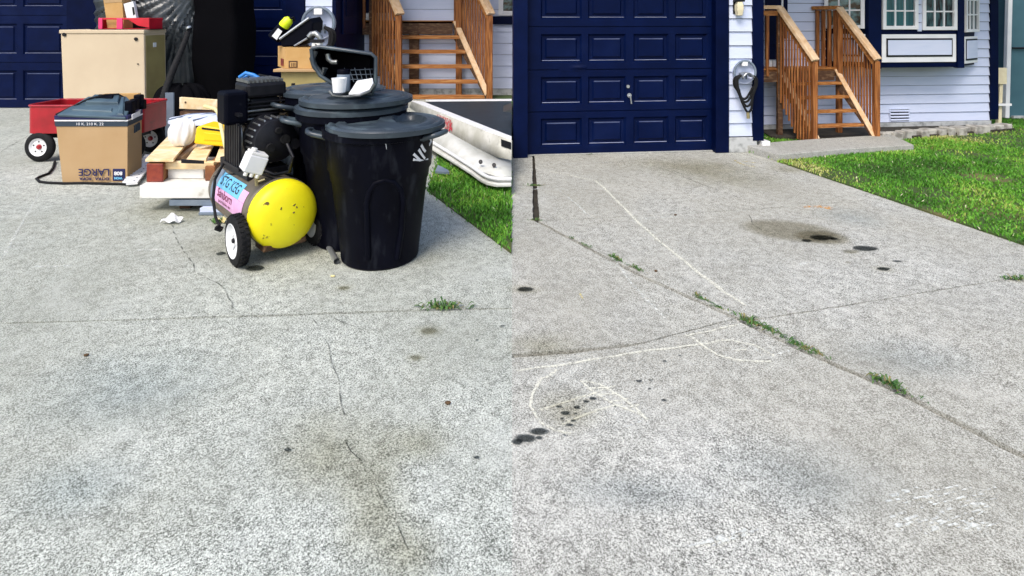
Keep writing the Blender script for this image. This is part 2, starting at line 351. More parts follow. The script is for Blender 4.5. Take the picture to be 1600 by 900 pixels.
# lawns
lawn_r = [g(1165, 236), g(1600, 384), tuple((V(g(1165, 236)) + (V(g(1600, 384)) - V(g(1165, 236))) * 1.5)), (11, 3.2), (11, 14), g(1165, 170)]
lawn_l = [(-.003, 3.555), g(668, 299), (-.98, 10.9), (-.003, 10.9)]
sheet('lawn', lawn_r, .014, M['turf'], .03)
sheet('lawn', lawn_l, .014, M['turf'], .03)
def inside(px, py, poly):
    c = np.zeros(len(px), bool); n = len(poly)
    for i in range(n):
        x0, y0 = poly[i]; x1, y1 = poly[(i + 1) % n]
        k = ((y0 > py) != (y1 > py)) & (px < (x1 - x0) * (py - y0) / (y1 - y0 + 1e-12) + x0); c ^= k
    return c
def vnoise(x, y, s, seed):
    gx = np.floor(x * s).astype(int); gy = np.floor(y * s).astype(int); fx = x * s - gx; fy = y * s - gy
    fx = fx * fx * (3 - 2 * fx); fy = fy * fy * (3 - 2 * fy)
    h = lambda a, b: np.modf(np.abs(np.sin(a * 127.1 + b * 311.7 + seed) * 43758.5))[0]
    return (h(gx, gy) * (1 - fx) + h(gx + 1, gy) * fx) * (1 - fy) + (h(gx, gy + 1) * (1 - fx) + h(gx + 1, gy + 1) * fx) * fy
def grass(name, poly, box, n, hmin, hmax, label, holes=(), dry=.0):
    x = rng.uniform(box[0], box[1], n); y = rng.uniform(box[2], box[3], n)
    k = inside(x + rng.normal(0, .022, n), y + rng.normal(0, .022, n), poly)
    for hpoly in holes: k &= ~inside(x, y, hpoly)
    t = vnoise(x, y, 1.1, 1) * .55 + vnoise(x, y, 3.1, 5) * .45
    k &= ~((vnoise(x, y, 2.3, 9) > .72) & (rng.uniform(0, 1, n) < .75 * min(1, dry * 3)))
    x = x[k]; y = y[k]; t = t[k]; n = len(x)
    h = rng.uniform(hmin, hmax, n) * (.6 + .6 * vnoise(x, y, 2, 3)); w = rng.uniform(.002, .0048, n) * (1 + .25 * y / 4)
    a = rng.uniform(0, 2 * np.pi, n); b = rng.uniform(0, 2 * np.pi, n); ln = rng.uniform(.2, 1.1, n) * h
    v = np.zeros((n, 5, 3)); ca, sa = np.cos(a) * w, np.sin(a) * w; lx, ly = np.cos(b) * ln, np.sin(b) * ln
    v[:, 0] = np.stack([x - ca, y - sa, np.full(n, .012)], 1); v[:, 1] = np.stack([x + ca, y + sa, np.full(n, .012)], 1)
    v[:, 2] = np.stack([x + ca * .8 + lx * .35, y + sa * .8 + ly * .35, .012 + h * .6], 1); v[:, 3] = np.stack([x - ca * .8 + lx * .35, y - sa * .8 + ly * .35, .012 + h * .6], 1)
    v[:, 4] = np.stack([x + lx, y + ly, .012 + h * .95], 1)
    me = bpy.data.meshes.new(name); me.vertices.add(n * 5); me.vertices.foreach_set('co', v.ravel())
    base = np.arange(n) * 5
    loops = np.stack([base, base + 1, base + 2, base + 3, base + 3, base + 2, base + 4], 1).ravel()
    me.loops.add(len(loops)); me.loops.foreach_set('vertex_index', loops); me.polygons.add(n * 2)
    ls = np.stack([np.arange(n) * 7, np.arange(n) * 7 + 4], 1).ravel(); me.polygons.foreach_set('loop_start', ls)
    me.update(calc_edges=True)
    tone = np.clip((t - .5) * (.9 + dry) + .42 + rng.normal(0, .13, n) + dry * .15, 0, .9); tone[rng.uniform(0, 1, n) < .012] = 1
    at = me.attributes.new('tone', 'FLOAT', 'POINT'); at.data.foreach_set('value', np.repeat(tone, 5))
    me.materials.append(M['grass']); o = bpy.data.objects.new(name, me); COL.objects.link(o)
    return tag(o, label, 'grass', kind='stuff')
walk = [g(1165, 237), g(1222, 231), g(1275, 227), g(1372, 221), (G(1420, 229)[0], G(1420, 229)[1] + .25), G(1428, 237)[:2], G(1330, 243)[:2], G(1215, 253)[:2]]
grass('grass', lawn_r, (2.2, 9.5, 2.9, 10), 260000, .014, .034, 'mown green lawn with dry yellow patches beside the concrete driveway', [walk], .62)
grass('grass', lawn_l, (-1.6, 0, 3.5, 10), 60000, .02, .045, 'green grass strip under the white fibreglass shells', [], .05)
# raised front walk
mb = MB(); mb.prism([(p[0], p[1], .075) for p in walk], (0, 0, -.1)); obj('walkway', mb, M['conc2'], kind='structure', bevel=.008)

# ------------------------------------------------------------------ marks on the concrete (parts of the driveway)
ZD = [0.0015]
smear_later = []
def strip(name, pts, w, m, wob=.004):
    P2 = [G(*p) for p in pts]; dense = []
    for a, b in zip(P2, P2[1:]):
        k = max(1, int((b - a).length / .05)); dense += [a.lerp(b, j / k) for j in range(k)]
    dense.append(P2[-1]); mb = MB(); vs = []; ZD[0] += .00003
    for i, p in enumerate(dense):
        d = (dense[min(i + 1, len(dense) - 1)] - dense[max(i - 1, 0)]).normalized(); nn = V((-d.y, d.x, 0))
        q = p + nn * random.uniform(-wob, wob); ww = w * random.uniform(.7, 1.2) / 2
        vs += [(q + nn * ww) + V((0, 0, ZD[0])), (q - nn * ww) + V((0, 0, ZD[0]))]
    mb.add(vs, [(2 * i, 2 * i + 1, 2 * i + 3, 2 * i + 2) for i in range(len(dense) - 1)])
    return obj(name, mb, m, drive, kind='structure', fix=False)
def blot(name, x, y, rx, ry, m, jag=.25, n=22):
    c = G(x, y); ex = G(x + rx, y) - c; ey = G(x, y - ry) - c; ph = random.uniform(0, 9); mb = MB(); vs = [c]; ZD[0] += .00003
    for k in range(n):
        t = 2 * math.pi * k / n; r = 1 + jag * (math.sin(3 * t + ph) * .5 + math.sin(5 * t + 2 * ph) * .3 + random.uniform(-.3, .3))
        vs.append(c + ex * (math.cos(t) * r) + ey * (math.sin(t) * r))
    mb.add([v + V((0, 0, ZD[0])) for v in vs], [(0, 1 + k, 1 + (k + 1) % n) for k in range(n)])
    return obj(name, mb, m, drive, kind='structure', fix=False)
chalk = [
 ([(860, 268), (900, 276), (930, 283), (945, 295), (975, 325), (1000, 350), (1040, 385), (1090, 425), (1130, 455), (1165, 478)], .022, 'chalk'),
 ([(868, 293), (900, 318), (920, 338)], .018, 'chalkf'), ([(955, 400), (985, 440), (1012, 470), (1040, 498)], .018, 'chalkf'),
 ([(808, 579), (870, 571), (980, 553), (1090, 538), (1140, 531), (1180, 540), (1210, 556)], .013, 'chalk'),
 ([(872, 578), (845, 595), (830, 618), (828, 635), (845, 660), (868, 672), (892, 678)], .012, 'chalk'),
 ([(845, 641), (905, 622), (945, 609), (962, 604)], .009, 'chalk'), ([(878, 663), (930, 643), (972, 631)], .009, 'chalk'),
 ([(907, 595), (935, 600), (968, 618), (995, 640), (1012, 656)], .009, 'chalk'), ([(907, 595), (930, 614), (965, 633), (1000, 646), (1012, 656)], .009, 'chalk'),
 ([(918, 606), (950, 606)], .008, 'chalk'), ([(935, 617), (967, 614)], .008, 'chalk'), ([(953, 628), (983, 624)], .008, 'chalk'), ([(972, 637), (1000, 634)], .008, 'chalk'),
 ([(1012, 656), (985, 666), (960, 672)], .009, 'chalkf'),
 ([(1072, 525), (1110, 517), (1152, 507)], .012, 'chalk'), ([(1080, 526), (1100, 541), (1122, 556), (1150, 563), (1205, 565)], .014, 'chalk'),
 ([(1150, 548), (1168, 546), (1158, 540)], .01, 'chalk'), ([(1175, 543), (1200, 560), (1232, 548)], .01, 'chalkf'),
 ([(1099, 252), (1112, 260), (1120, 266), (1175, 269)], .022, 'chalkf'), ([(1146, 250), (1160, 257), (1182, 262)], .03, 'chalky'), ([(1160, 252), (1190, 256)], .02, 'chalky'),
 ([(1255, 323), (1300, 324)], .05, 'chalko'), ([(1280, 321), (1298, 328)], .05, 'chalko'), ([(1250, 415), (1266, 412)], .03, 'chalkf'),
 ([(66, 293), (45, 330), (22, 370), (4, 405)], .02, 'chalkf'), ([(215, 391), (260, 390)], .03, 'chalkf'), ([(55, 417), (110, 416)], .03, 'chalkf'), ([(830, 296), (860, 294)], .02, 'chalkf'),
 ([(1000, 342), (1060, 338)], .02, 'chalkf'), ([(845, 258), (905, 256), (990, 252)], .02, 'chalkf'), ([(905, 455), (912, 470)], .01, 'chalky'),
]
for pts, w, m in chalk: strip('chalk_line', pts, w * .95, M[m])
for i in range(60):
    x = random.uniform(1385, 1545); y = random.uniform(768, 835) ; s = random.uniform(10, 34)
    strip('chalk_line', [(x, y), (x + s, y - s * .3)], random.uniform(.004, .0075), M['chalkf'])
for i in range(8):
    x = random.uniform(1060, 1160); y = 880 - (x - 1000) * .28 + random.uniform(-6, 6); strip('chalk_line', [(x - 30, y + 9), (x + 30, y - 9)], .007, M['chalkf'])
for pts, w in (([(268, 352), (275, 372), (291, 398), (302, 412), (304, 425), (330, 438), (352, 452), (362, 475), (366, 491)], .008),
               ([(491, 500), (498, 518), (513, 540), (517, 570), (527, 592), (530, 620), (538, 650)], .006), ([(514, 495), (530, 503), (556, 512)], .006),
               ([(1170, 335), (1176, 350), (1190, 360)], .006), ([(1030, 262), (1100, 290), (1150, 308), (1192, 322)], .008), ([(1240, 395), (1280, 410), (1340, 433)], .005),
               ([(540, 690), (575, 740), (608, 800), (640, 860)], .004), ([(0, 232), (40, 222)], .012), ([(0, 238), (42, 214)], .012)):
    strip('fissure', pts, w, M['fissure'], .006)
for x, y, rx, ry in ((398, 420, 16, 5), (345, 397, 8, 3), (670, 518, 15, 5.5), (820, 453, 15, 4), (537, 451, 10, 3), (650, 560, 10, 4), (1283, 372, 20, 5), (1260, 377, 9, 2.6), (1303, 374, 7, 2), (1352, 389, 22, 4.5), (1330, 394, 14, 3.5), (1380, 421, 11, 3), (1325, 411, 5, 1.6), (1402, 409, 8, 1.5)):
    if y > 415: smear_later.append((x, y, rx * 2.1, ry * 2.2))
    blot('oil_stain', x, y, rx, ry, M['damp'] if y > 500 or x > 1310 and x < 1345 or x == 537 else M['oil'], .14, 30)
for x, y, rx, ry in ((842, 676, 18, 6), (820, 687, 20, 7), (808, 692, 10, 5), (842, 686, 6, 3), (926, 624, 7, 2.6), (915, 629, 5, 2), (883, 647, 8, 3.4), (901, 638, 6, 3), (896, 659, 5, 2), (890, 666, 7, 2.6), (873, 637, 6, 1.6), (899, 648, 3, 1.4), (878, 656, 3, 1.6), (998, 597, 6, 2), (1038, 566, 4, 1.4), (1062, 557, 3, 1), (1017, 596, 3, 1), (1015, 609, 3, 1), (1038, 627, 5, 2), (882, 682, 3, 1.4), (961, 637, 2, 1.3), (450, 705, 7, 3), (745, 717, 6, 2.5), (745, 533, 3, 1), (785, 511, 5, 1.2)):
    blot('oil_stain', x, y, rx, ry, M['oil'], .18, 18)
def smear(name, x, y, rx, ry, m, ang=0):
    c = G(x, y); ex = (G(x + rx, y) - c).x; ey = (G(x, y - ry).y - G(x, y + ry).y) / 2; ZD[0] += .00003
    n = 5; vs = [(ex * (i / 2 - 1), ey * (j / 2 - 1), 0) for j in range(n) for i in range(n)]
    mb = MB(); mb.add(vs, [(j * n + i, j * n + i + 1, (j + 1) * n + i + 1, (j + 1) * n + i) for j in range(n - 1) for i in range(n - 1)])
    o = obj(name, mb, m, drive, kind='structure', fix=False); o.location = (c.x, c.y, ZD[0]); o.rotation_euler = (0, 0, R(ang)); return o
for a in ((520, 705, 140, 75, 'smudge', -30), (585, 790, 70, 120, 'smudge', 14), (1130, 275, 110, 26, 'smudge', -12), (1060, 258, 130, 18, 'smudge'), (850, 540, 70, 26, 'smudge', 8), (650, 690, 70, 40, 'smudge'),
          (210, 600, 190, 80, 'smudgeb'), (1260, 745, 170, 75, 'smudgeb'), (420, 385, 140, 30, 'smudge'), (590, 400, 120, 26, 'smudge'), (1230, 265, 40, 8, 'smudge'), (300, 330, 130, 30, 'smudge'), (890, 640, 60, 40, 'smudge'),
          (640, 860, 60, 60, 'smudge', 20), (1000, 770, 160, 40, 'smudgeb'), (1420, 560, 130, 40, 'smudgeb'), (120, 760, 120, 60, 'smudgeb'), (1330, 340, 60, 20, 'smudgeb')):
    smear('smear', *a[:4], M[a[4]], a[5] if len(a) > 5 else 0)
for a in ((1236, 361, 80, 19, -16), (1285, 372, 46, 12, -8)): smear('damp_patch', *a[:4], M['damps'], a[4])
for a in smear_later: smear('stain_halo', *a, M['smudge'])

# ------------------------------------------------------------------ facade frames
class Frame:
    def __init__(s, o, yaw): s.M = Matrix.Translation(V((o[0], o[1], 0))) @ Matrix.Rotation(yaw, 4, 'Z'); s.I = s.M.inverted()
    def uv(s, x, y, d=0):
        c = s.I @ V((0, 0, HC)); r = s.I.to_3x3() @ V(((x - XC) / FOC, 1, -(y - YH) / FOC)); t = (d - c.y) / r.y; p = c + r * t; return p.x, p.z
    def rect(s, x0, x1, y0, y1, d=0):
        xm, ym = (x0 + x1) / 2, (y0 + y1) / 2
        return s.uv(x0, ym, d)[0], s.uv(x1, ym, d)[0], s.uv(xm, y1, d)[1], s.uv(xm, y0, d)[1]
def bx(F, name, r, y0, y1, m, parent, bevel=.003, **k):
    mb = MB(F.M); mb.box(r[0], r[1], y0, y1, r[2], r[3]); return obj(name, mb, m, parent, bevel=bevel, **k)
def lap_wall(F, u0, u1, zlines, d, parent, m):
    for a, b in zip(zlines, zlines[1:]):
        mb = MB(F.M)
        q0 = [(u0, d - .024, a + .010), (u0, d + .004, a + .010), (u0, d + .004, b + .004), (u0, d - .008, b + .004)]
        mb.hexa(q0, [(u1, p[1], p[2]) for p in q0]); obj('siding_board', mb, m, parent)
M['ledge_light2'] = mat('faint_ledge_light', (.05, .065, .14), .9, (.08, .1, .18), 9)  # weaker painted skylight for the tops of the raised fields
M['ledge_light'] = mat('painted_ledge_light', (.2, .22, .34), .9, (.3, .33, .44), 9)  # pale colour standing in for skylight on the panel ledges
def garage_door(F, cols, rows, u0, u1, z0, z1, d, parent, m, ledge_light=True):
    """cols, rows: (lo, hi) of the panels"""
    mb = MB(F.M); mb.box(u0, u1, d + .028, d + .06, z0, z1); door = obj('garage_door', mb, m, parent)
    cuts = [z0] + [(rows[i][1] + rows[i + 1][0]) / 2 for i in range(len(rows) - 1)] + [z1]
    for i, (a, b) in enumerate(rows):
        s = MB(F.M); lo, hi = cuts[i] + (.004 if i else 0), cuts[i + 1] - .004
        s.box(u0, u1, d, d + .027, lo, a); s.box(u0, u1, d, d + .027, b, hi)
        es = [u0] + [e for c in cols for e in c] + [u1]
        for k in range(0, len(es), 2): s.box(es[k], es[k + 1], d + .0005, d + .027, a, b)
        obj('door_section', s, m, door)
        for c0, c1 in cols:
            p = MB(F.M); t = .018; ring = []
            for ins, dep in ((0, 0.0), (t, .024), (t * 2.6, .024), (t * 3.6, .006)): ring.append([(c0 + ins, d + dep, a + ins), (c1 - ins, d + dep, a + ins), (c1 - ins, d + dep, b - ins), (c0 + ins, d + dep, b - ins)])
            vs = [q for r in ring for q in r]; fs = [(j * 4 + i2, j * 4 + (i2 + 1) % 4, j * 4 + 4 + (i2 + 1) % 4, j * 4 + 4 + i2) for j in range(3) for i2 in range(4)] + [(12, 13, 14, 15)]
            p.add(vs, fs); pn_ = obj('panel', p, m, door)
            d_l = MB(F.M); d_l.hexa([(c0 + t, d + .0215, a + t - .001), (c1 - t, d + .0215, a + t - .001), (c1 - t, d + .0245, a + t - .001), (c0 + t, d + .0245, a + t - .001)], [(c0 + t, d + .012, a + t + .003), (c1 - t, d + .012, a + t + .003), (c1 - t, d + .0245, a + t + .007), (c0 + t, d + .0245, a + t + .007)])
            if ledge_light:
                obj('ledge_highlight', d_l, M['ledge_light'], door); k2 = t * 2.6; d_u = MB(F.M); d_u.box(c0 + k2 + .02, c1 - k2 - .02, d + .008, d + .014, b - k2 - .012, b - k2 - .001); obj('ledge_highlight', d_u, M['ledge_light2'], door)  # thin strips painting the sky-lit lines along ledge and raised top
    return door
def post_board(F, name, x0, x1, ymid, d, z0, z1, m, parent, proud=.03):
    u0 = F.uv(x0, ymid, d)[0]; u1 = F.uv(x1, ymid, d)[0]
    return bx(F, name, (u0, u1, z0, z1), d - proud, d + .02, m, parent)

# ------------------------------------------------------------------ right house
o_ = G(830, 245.5); YAWR = R(6); FR = Frame(o_, YAWR)
HR = thing('house', 'navy and pale blue house with garage door closed over an empty driveway', 'house', (o_.x, o_.y, 0), YAWR)
DB = (FR.I @ G(1380, 203)).y; DC = DB - .34; TOP = 2.55
DD = .07
cols = [FR.uv(a, 120, DD)[0] for a in (845, 909, 919, 978, 990, 1045, 1055, 1106)]; cols = list(zip(cols[::2], cols[1::2]))
rows = [(FR.uv(980, b, DD)[1], FR.uv(980, a, DD)[1]) for a, b in ((183, 226), (119, 162), (53, 97), (-14, 30), (-80, -36))]
ud0, ud1 = FR.uv(821, 120, DD)[0], FR.uv(1115, 120, DD)[0]
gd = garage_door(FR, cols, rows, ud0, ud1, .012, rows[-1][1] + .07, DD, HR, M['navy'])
for (x, y, r) in ((981, 135, .018),):
    u, z = FR.uv(x, y, DD); mb = MB(FR.M); mb.cyl((u, DD - .012, z), (u, DD, z), r, n=16); obj('keyhole', mb, M['galv'], gd, smooth=30)
u, z = FR.uv(983, 151, DD); mb = MB(FR.M); mb.cyl((u, DD - .012, z + .015), (u, DD, z + .015), .024, n=16); mb.tube([(u, DD - .012, z + .01), (u, DD - .045, z + .01), (u + .012, DD - .045, z - .07)], .008, 8); obj('handle', mb, M['galv'], gd, smooth=40)
# dent in the door skin
u, z = FR.uv(905, 105, DD); mb = MB(FR.M)
mb.grid(lambda a, b: (u - .22 + a * .3, DD - .002 - .016 * math.exp(-((a - .75) ** 2) * 20 - ((b - .5) ** 2) * 14) * (1 if b > .4 else .5), z - .04 + b * .07), 14, 8); obj('dent', mb, M['navy'], gd, smooth=60)
bx(FR, 'threshold', (ud0, ud1, 0.001, .012), DD - .03, DD + .05, M['conc2'], HR)
zt = rows[-1][1] + .07
bx(FR, 'door_header', (ud0, ud1, zt, zt + .25), -.02, .1, M['navyd'], HR)
# jambs and trims
us = {k: FR.uv(k, 120, 0)[0] for k in (801, 821, 1115, 1137, 1174, 1191)}
bx(FR, 'trim_board', (us[801] + .004, us[821] + .02, .0, TOP), -.035, .075, M['navy'], HR)
bx(FR, 'trim_board', (us[1115] + .01, us[1137], .0, TOP), -.035, .075, M['navyd'], HR)
bx(FR, 'corner_board', (us[1174], us[1191], FR.uv(1182, 219)[1], TOP), -.035, .06, M['navyd'], HR)
mb = MB(FR.M); mb.box(us[1137] + .001, us[1174] - .001, .005, .1, .1, TOP); obj('wall', mb, M['lap_shade'], HR)
zl = [FR.uv(1157, y)[1] for y in (213.5, 193, 173, 153.5, 133, 113, 92.5, 72, 50.5, 30, 9.5, -11, -31.5, -52, -72)]
lap_wall(FR, us[1137] + .002, us[1174] - .002, zl, 0, HR, M['siding'])
r_ = FR.rect(1136, 1181, 216, 237, 0); bx(FR, 'foundation', (r_[0], r_[1], 0, zl[0] - .004), -.03, .1, M['found'], HR, .008)
r_ = FR.rect(1187, 1199, 219, 234, 0); bx(FR, 'pier_block', (r_[0], r_[1], 0, r_[3]), -.06, .05, M['white'], HR, .004)
# side walls behind the seam and by the recess
wl_ = MB(); wl_.box(.012, .06, 6.12, 11.3, 0, TOP); obj('side_wall', wl_, M['siding'], HR)
wl_ = MB(FR.M); wl_.box(us[1191] - .06, us[1191] - .01, .07, DB, .08, TOP); obj('side_wall', wl_, M['siding'], HR)
# wall lamp
u, z = FR.uv(1152, 13, -.02); mb = MB(FR.M); mb.box(u - .05, u + .04, -.03, -.018, z - .06, z + .1); lamp = obj('wall_lamp', mb, M['black'], HR, bevel=.004)
mb = MB(FR.M); mb.box(u - .055, u + .05, -.1, -.03, z + .07, z + .1); obj('lamp_cap', mb, M['black'], lamp, bevel=.006)
A = FR.M @ Matrix.Translation(V((u - .005, -.07, z))); mb = MB(); mb.lathe([(.001, -.08), (.038, -.08), (.05, -.02), (.05, .03), (.036, .07), (.001, .07)], 4, A @ Matrix.Rotation(R(45), 4, 'Z')); obj('lamp_glass', mb, M['creamw'], lamp, bevel=.006)
# recessed wall B
bu0, bu1 = FR.uv(1186, 100, DB)[0], FR.uv(1544, 100, DB)[0]
mb = MB(FR.M); mb.box(bu0 - .02, bu1, DB + .008, DB + .12, .1, TOP); obj('wall', mb, M['lap_shade'], HR)
yb = [190.5 - 14.15 * i for i in range(30)]; zb = [FR.uv(1440, y, DB)[1] for y in yb]; zb = [z for z in zb if z < TOP]
lap_wall(FR, bu0, bu1, zb, DB, HR, M['siding'])
bx(FR, 'foundation', (bu0 - .02, bu1 + .02, -.02, zb[0] + .004), DB - .03, DB + .12, M['found'], HR, .006)
cu = FR.uv(1556, 100, DB)[0]; bx(FR, 'corner_board', (bu1 + .002, cu, zb[0] + .02, TOP), DB - .04, DB + .08, M['navyd'], HR)
wl_ = MB(FR.M); wl_.box(cu - .06, cu - .012, DB + .085, 5.2, .1, TOP); obj('side_wall', wl_, M['siding'], HR)
# foundation vent
r_ = FR.rect(1391, 1420, 171, 189.5, DB - .03); bx(FR, 'vent', (r_[0], r_[1], r_[2], r_[3]), DB - .026, DB - .018, M['black'], HR, 0)
vt = bpy.data.objects[[c.name for c in HR.children if c.name.startswith('vent')][-1]]
fr = MB(FR.M); t = .008
fr.box(r_[0] - t, r_[0], DB - .036, DB - .02, r_[2], r_[3]); fr.box(r_[1], r_[1] + t, DB - .036, DB - .02, r_[2], r_[3]); fr.box(r_[0] - t, r_[1] + t, DB - .037, DB - .02, r_[3], r_[3] + t); fr.box(r_[0] - t, r_[1] + t, DB - .037, DB - .02, r_[2] - t, r_[2]); obj('vent_frame', fr, M['siding'], vt)
for i in range(4):
    z = r_[2] + (r_[3] - r_[2]) * (i + .5) / 4; mb = MB(FR.M); mb.hexa([(r_[0], DB - .044, z - .008), (r_[0], DB - .026, z + .004), (r_[0], DB - .026, z + .012), (r_[0], DB - .044, z)], [(r_[1], DB - .044, z - .008), (r_[1], DB - .026, z + .004), (r_[1], DB - .026, z + .012), (r_[1], DB - .044, z)]); obj('louvre', mb, M['siding'], vt)
# front door in the recess
r_ = FR.rect(1193, 1217, -90, 92, DB); bx(FR, 'front_door', r_, DB - .05, DB - .03, M['navyd'], HR)
fd = bpy.data.objects[[c.name for c in HR.children if c.name.startswith('front_door')][-1]]
r2 = FR.rect(1197, 1213, 24, 70, DB); bx(FR, 'panel', r2, DB - .062, DB - .05, M['navyd'], fd, .006)
r2 = FR.rect(1217.2, 1220, -90, 34, DB); bx(FR, 'storm_glass', r2, DB - .06, DB - .03, M['white'], fd)
r2 = FR.rect(1220.2, 1227, -90, 60, DB); bx(FR, 'door_casing', (r2[0], r2[1], r2[2], r2[3]), DB - .055, DB - .026, M['navyd'], HR)
for xa in (1192.5, 1203.5):
    r2 = FR.rect(xa, xa + 9.5, 94, 106, DB); bx(FR, 'sill_block', r2, DB - .07, DB - .03, M['white'], HR)
    r2 = FR.rect(xa, xa + 9.5, 107, 122, DB); bx(FR, 'step_board', r2, DB - .075, DB - .03, M['woodl'], HR)
# bay window
F0 = [FR.uv(1286, 60, DB)[0], FR.uv(1362, 60, DC)[0], FR.uv(1499, 60, DC)[0], FR.uv(1527, 60, DB - .04)[0]]
bayz = (FR.uv(1430, 105, DC)[1], TOP - .1)
mb = MB(FR.M); mb.prism([(F0[0], DB - .005, bayz[0]), (F0[1], DC + .03, bayz[0]), (F0[2], DC + .03, bayz[0]), (F0[3], DB - .005, bayz[0])], (0, 0, bayz[1] - bayz[0])); bay = obj('bay_window', mb, M['navyd'], HR)
FC = Frame((FR.M @ V((0, DC, 0))).to_2d(), YAWR)
pl0, pl1 = FR.M @ V((F0[0], DB - .04, 0)), FR.M @ V((F0[1], DC, 0)); FLb = Frame(pl0.to_2d(), math.atan2((pl1 - pl0).y, (pl1 - pl0).x))
pr0, pr1 = FR.M @ V((F0[2], DC, 0)), FR.M @ V((F0[3], DB - .04, 0)); FRb = Frame(pr0.to_2d(), math.atan2((pr1 - pr0).y, (pr1 - pr0).x))
def window(F, x0, x1, y1, parent, glass, ncol, ybar, ytop=-95, fw=.045):
    u0, u1, z0, z1 = F.rect(x0, x1, ytop, y1); xm = (x0 + x1) / 2; zb_ = F.uv(xm, ybar)[1]
    mb = MB(F.M); a = -.045
    mb.box(u0, u0 + fw, a, .0, z0, z1); mb.box(u1 - fw, u1, a, .0, z0, z1); mb.box(u0 + fw, u1 - fw, a + .002, 0, z0, z0 + fw); mb.box(u0 + fw, u1 - fw, a + .002, 0, z1 - fw, z1)
    w = obj('window_frame', mb, M['white'], parent, bevel=.004)
    iu0, iu1, iz0, iz1 = u0 + fw, u1 - fw, z0 + fw, z1 - fw
    cs = [iu0 + (iu1 - iu0) * i / ncol for i in range(ncol + 1)]; hz = [iz0, zb_]
    while hz[-1] + (zb_ - iz0) < iz1: hz.append(hz[-1] + (zb_ - iz0))
    hz[-1] = iz1
    for i in range(ncol):
        for j in range(len(hz) - 1):
            p = MB(F.M); p.box(cs[i] + .004, cs[i + 1] - .004, -.02, -.012, hz[j] + .004, hz[j + 1] - .004); obj('pane', p, glass, w)
    for c in cs[1:-1]:
        p = MB(F.M); p.box(c - .009, c + .009, -.034, -.008, iz0, iz1); obj('muntin', p, M['white'], w)
    for h in hz[1:-1]:
        p = MB(F.M); p.box(iu0, iu1, -.032, -.0085, h - .009, h + .009); obj('muntin', p, M['white'], w)
def glass_mat(name, base, c2, stretch, sc=3):
    m = mat(name, base, .06, c2, sc, (.42, .6), stretch=stretch, spec=.6); return m
M['glass'] = glass_mat('curtained_glass', (.018, .085, .1), (.04, .15, .165), (10, 10, .3))
M['glassd'] = glass_mat('reflecting_glass', (.004, .008, .014), (.12, .26, .29), (2.2, 2.2, 3.2), 3.4)
M['glassx'] = glass_mat('dim_glass', (.006, .01, .018), (.05, .12, .13), (8, 8, 2), 3)
window(FC, 1376, 1431, 46, bay, M['glass'], 3, 17)
window(FC, 1438, 1491.5, 47, bay, M['glassx'], 3, 18)
window(FLb, 1288, 1351, 44.5, bay, M['glassd'], 3, 16)
window(FRb, 1504.5, 1524.5, 50, bay, M['glassx'], 3, 23, fw=.035)
for y in range(-90, 46, 14):
    r2 = FC.rect(1431.5, 1437.5, y, y + 13); bx(FC, 'siding_board', r2, -.03, .0, M['siding'], bay)
def apron(F, x0, x1, y0, y1, k=1):
    u0, u1, z0, z1 = F.rect(x0, x1, y0, y1); a = bx(F, 'apron_panel', (u0, u1, z0, z1), -.03, 0, M['white'], bay, .005)
    i = .055 * k; bx(F, 'panel_groove', (u0 + i, u1 - i, z0 + i * 1.25, z1 - i * .9), -.036, -.028, M['black'], a, 0); j = i + .017
    bx(F, 'panel_field', (u0 + j, u1 - j, z0 + j * 1.25, z1 - j), -.044, -.034, M['siding'], a, .006)
apron(FC, 1375.5, 1491, 53.5, 97); apron(FRb, 1503, 1523.5, 57, 98.5, .6); apron(FLb, 1300, 1352, 53, 96)
r2 = FC.rect(1362, 1499, 98.5, 105); bx(FC, 'skirt_board', r2, -.02, .028, M['navyd'], bay)
for F, a, b in ((FC, 1354, 1374), (FC, 1492.5, 1503)):
    u0, u1 = F.uv(a, 60)[0], F.uv(b, 60)[0]; bx(F, 'corner_board', (u0, u1, bayz[0] - .012, bayz[1]), -.038, .03, M['navy'], bay)
r2 = FC.rect(1374, 1493, 46.5, 53); bx(FC, 'rail_board', r2, -.018, .028, M['navyd'], bay)
# roof
mb = MB(FR.M); mb.hexa([(us[801] - .0, -.35, TOP + .02), (us[801] - .0, -.35, TOP + .1), (us[801] + .55, 5.3, TOP + 1.7), (us[801] + .55, 5.3, TOP + 1.62)], [(cu + .2, -.35, TOP + .02), (cu + .2, -.35, TOP + .1), (cu + .2, 5.3, TOP + 1.7), (cu + .2, 5.3, TOP + 1.62)]); obj('roof', mb, M['deck'], HR)
mb = MB(FR.M); mb.box(us[801] + .57, cu, 5.15, 5.25, .0, TOP + 1.6); obj('rear_wall', mb, M['siding'], HR)

# ------------------------------------------------------------------ left house
XL = P(526, 0, 9.32).x; YL = 9.32; FL = Frame((XL, YL), 0)
HL = thing('house', 'navy house with two garage doors behind the pile of belongings', 'house', (XL, YL, 0), 0)
DB2 = 11.1 - YL; TL = 3.7
def pcols(xs): q = [FL.uv(a, 60, .07)[0] for a in xs]; return list(zip(q[::2], q[1::2]))
rowsL = [(FL.uv(50, b, .07)[1], FL.uv(50, a, .07)[1]) for a, b in ((110, 157), (37, 85), (-36, 11), (-109, -62), (-182, -135))]
u0, u1 = FL.uv(-192, 60, .07)[0], FL.uv(113, 60, .07)[0]
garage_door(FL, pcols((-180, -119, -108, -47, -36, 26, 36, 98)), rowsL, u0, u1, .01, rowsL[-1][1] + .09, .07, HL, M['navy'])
rowsM = [(FL.uv(50, b, .07)[1], FL.uv(50, a, .07)[1]) for a, b in ((115, 162), (43, 90), (-30, 17), (-103, -56), (-176, -129))]
u2, u3 = FL.uv(340, 60, .07)[0], FL.uv(452, 60, .07)[0]
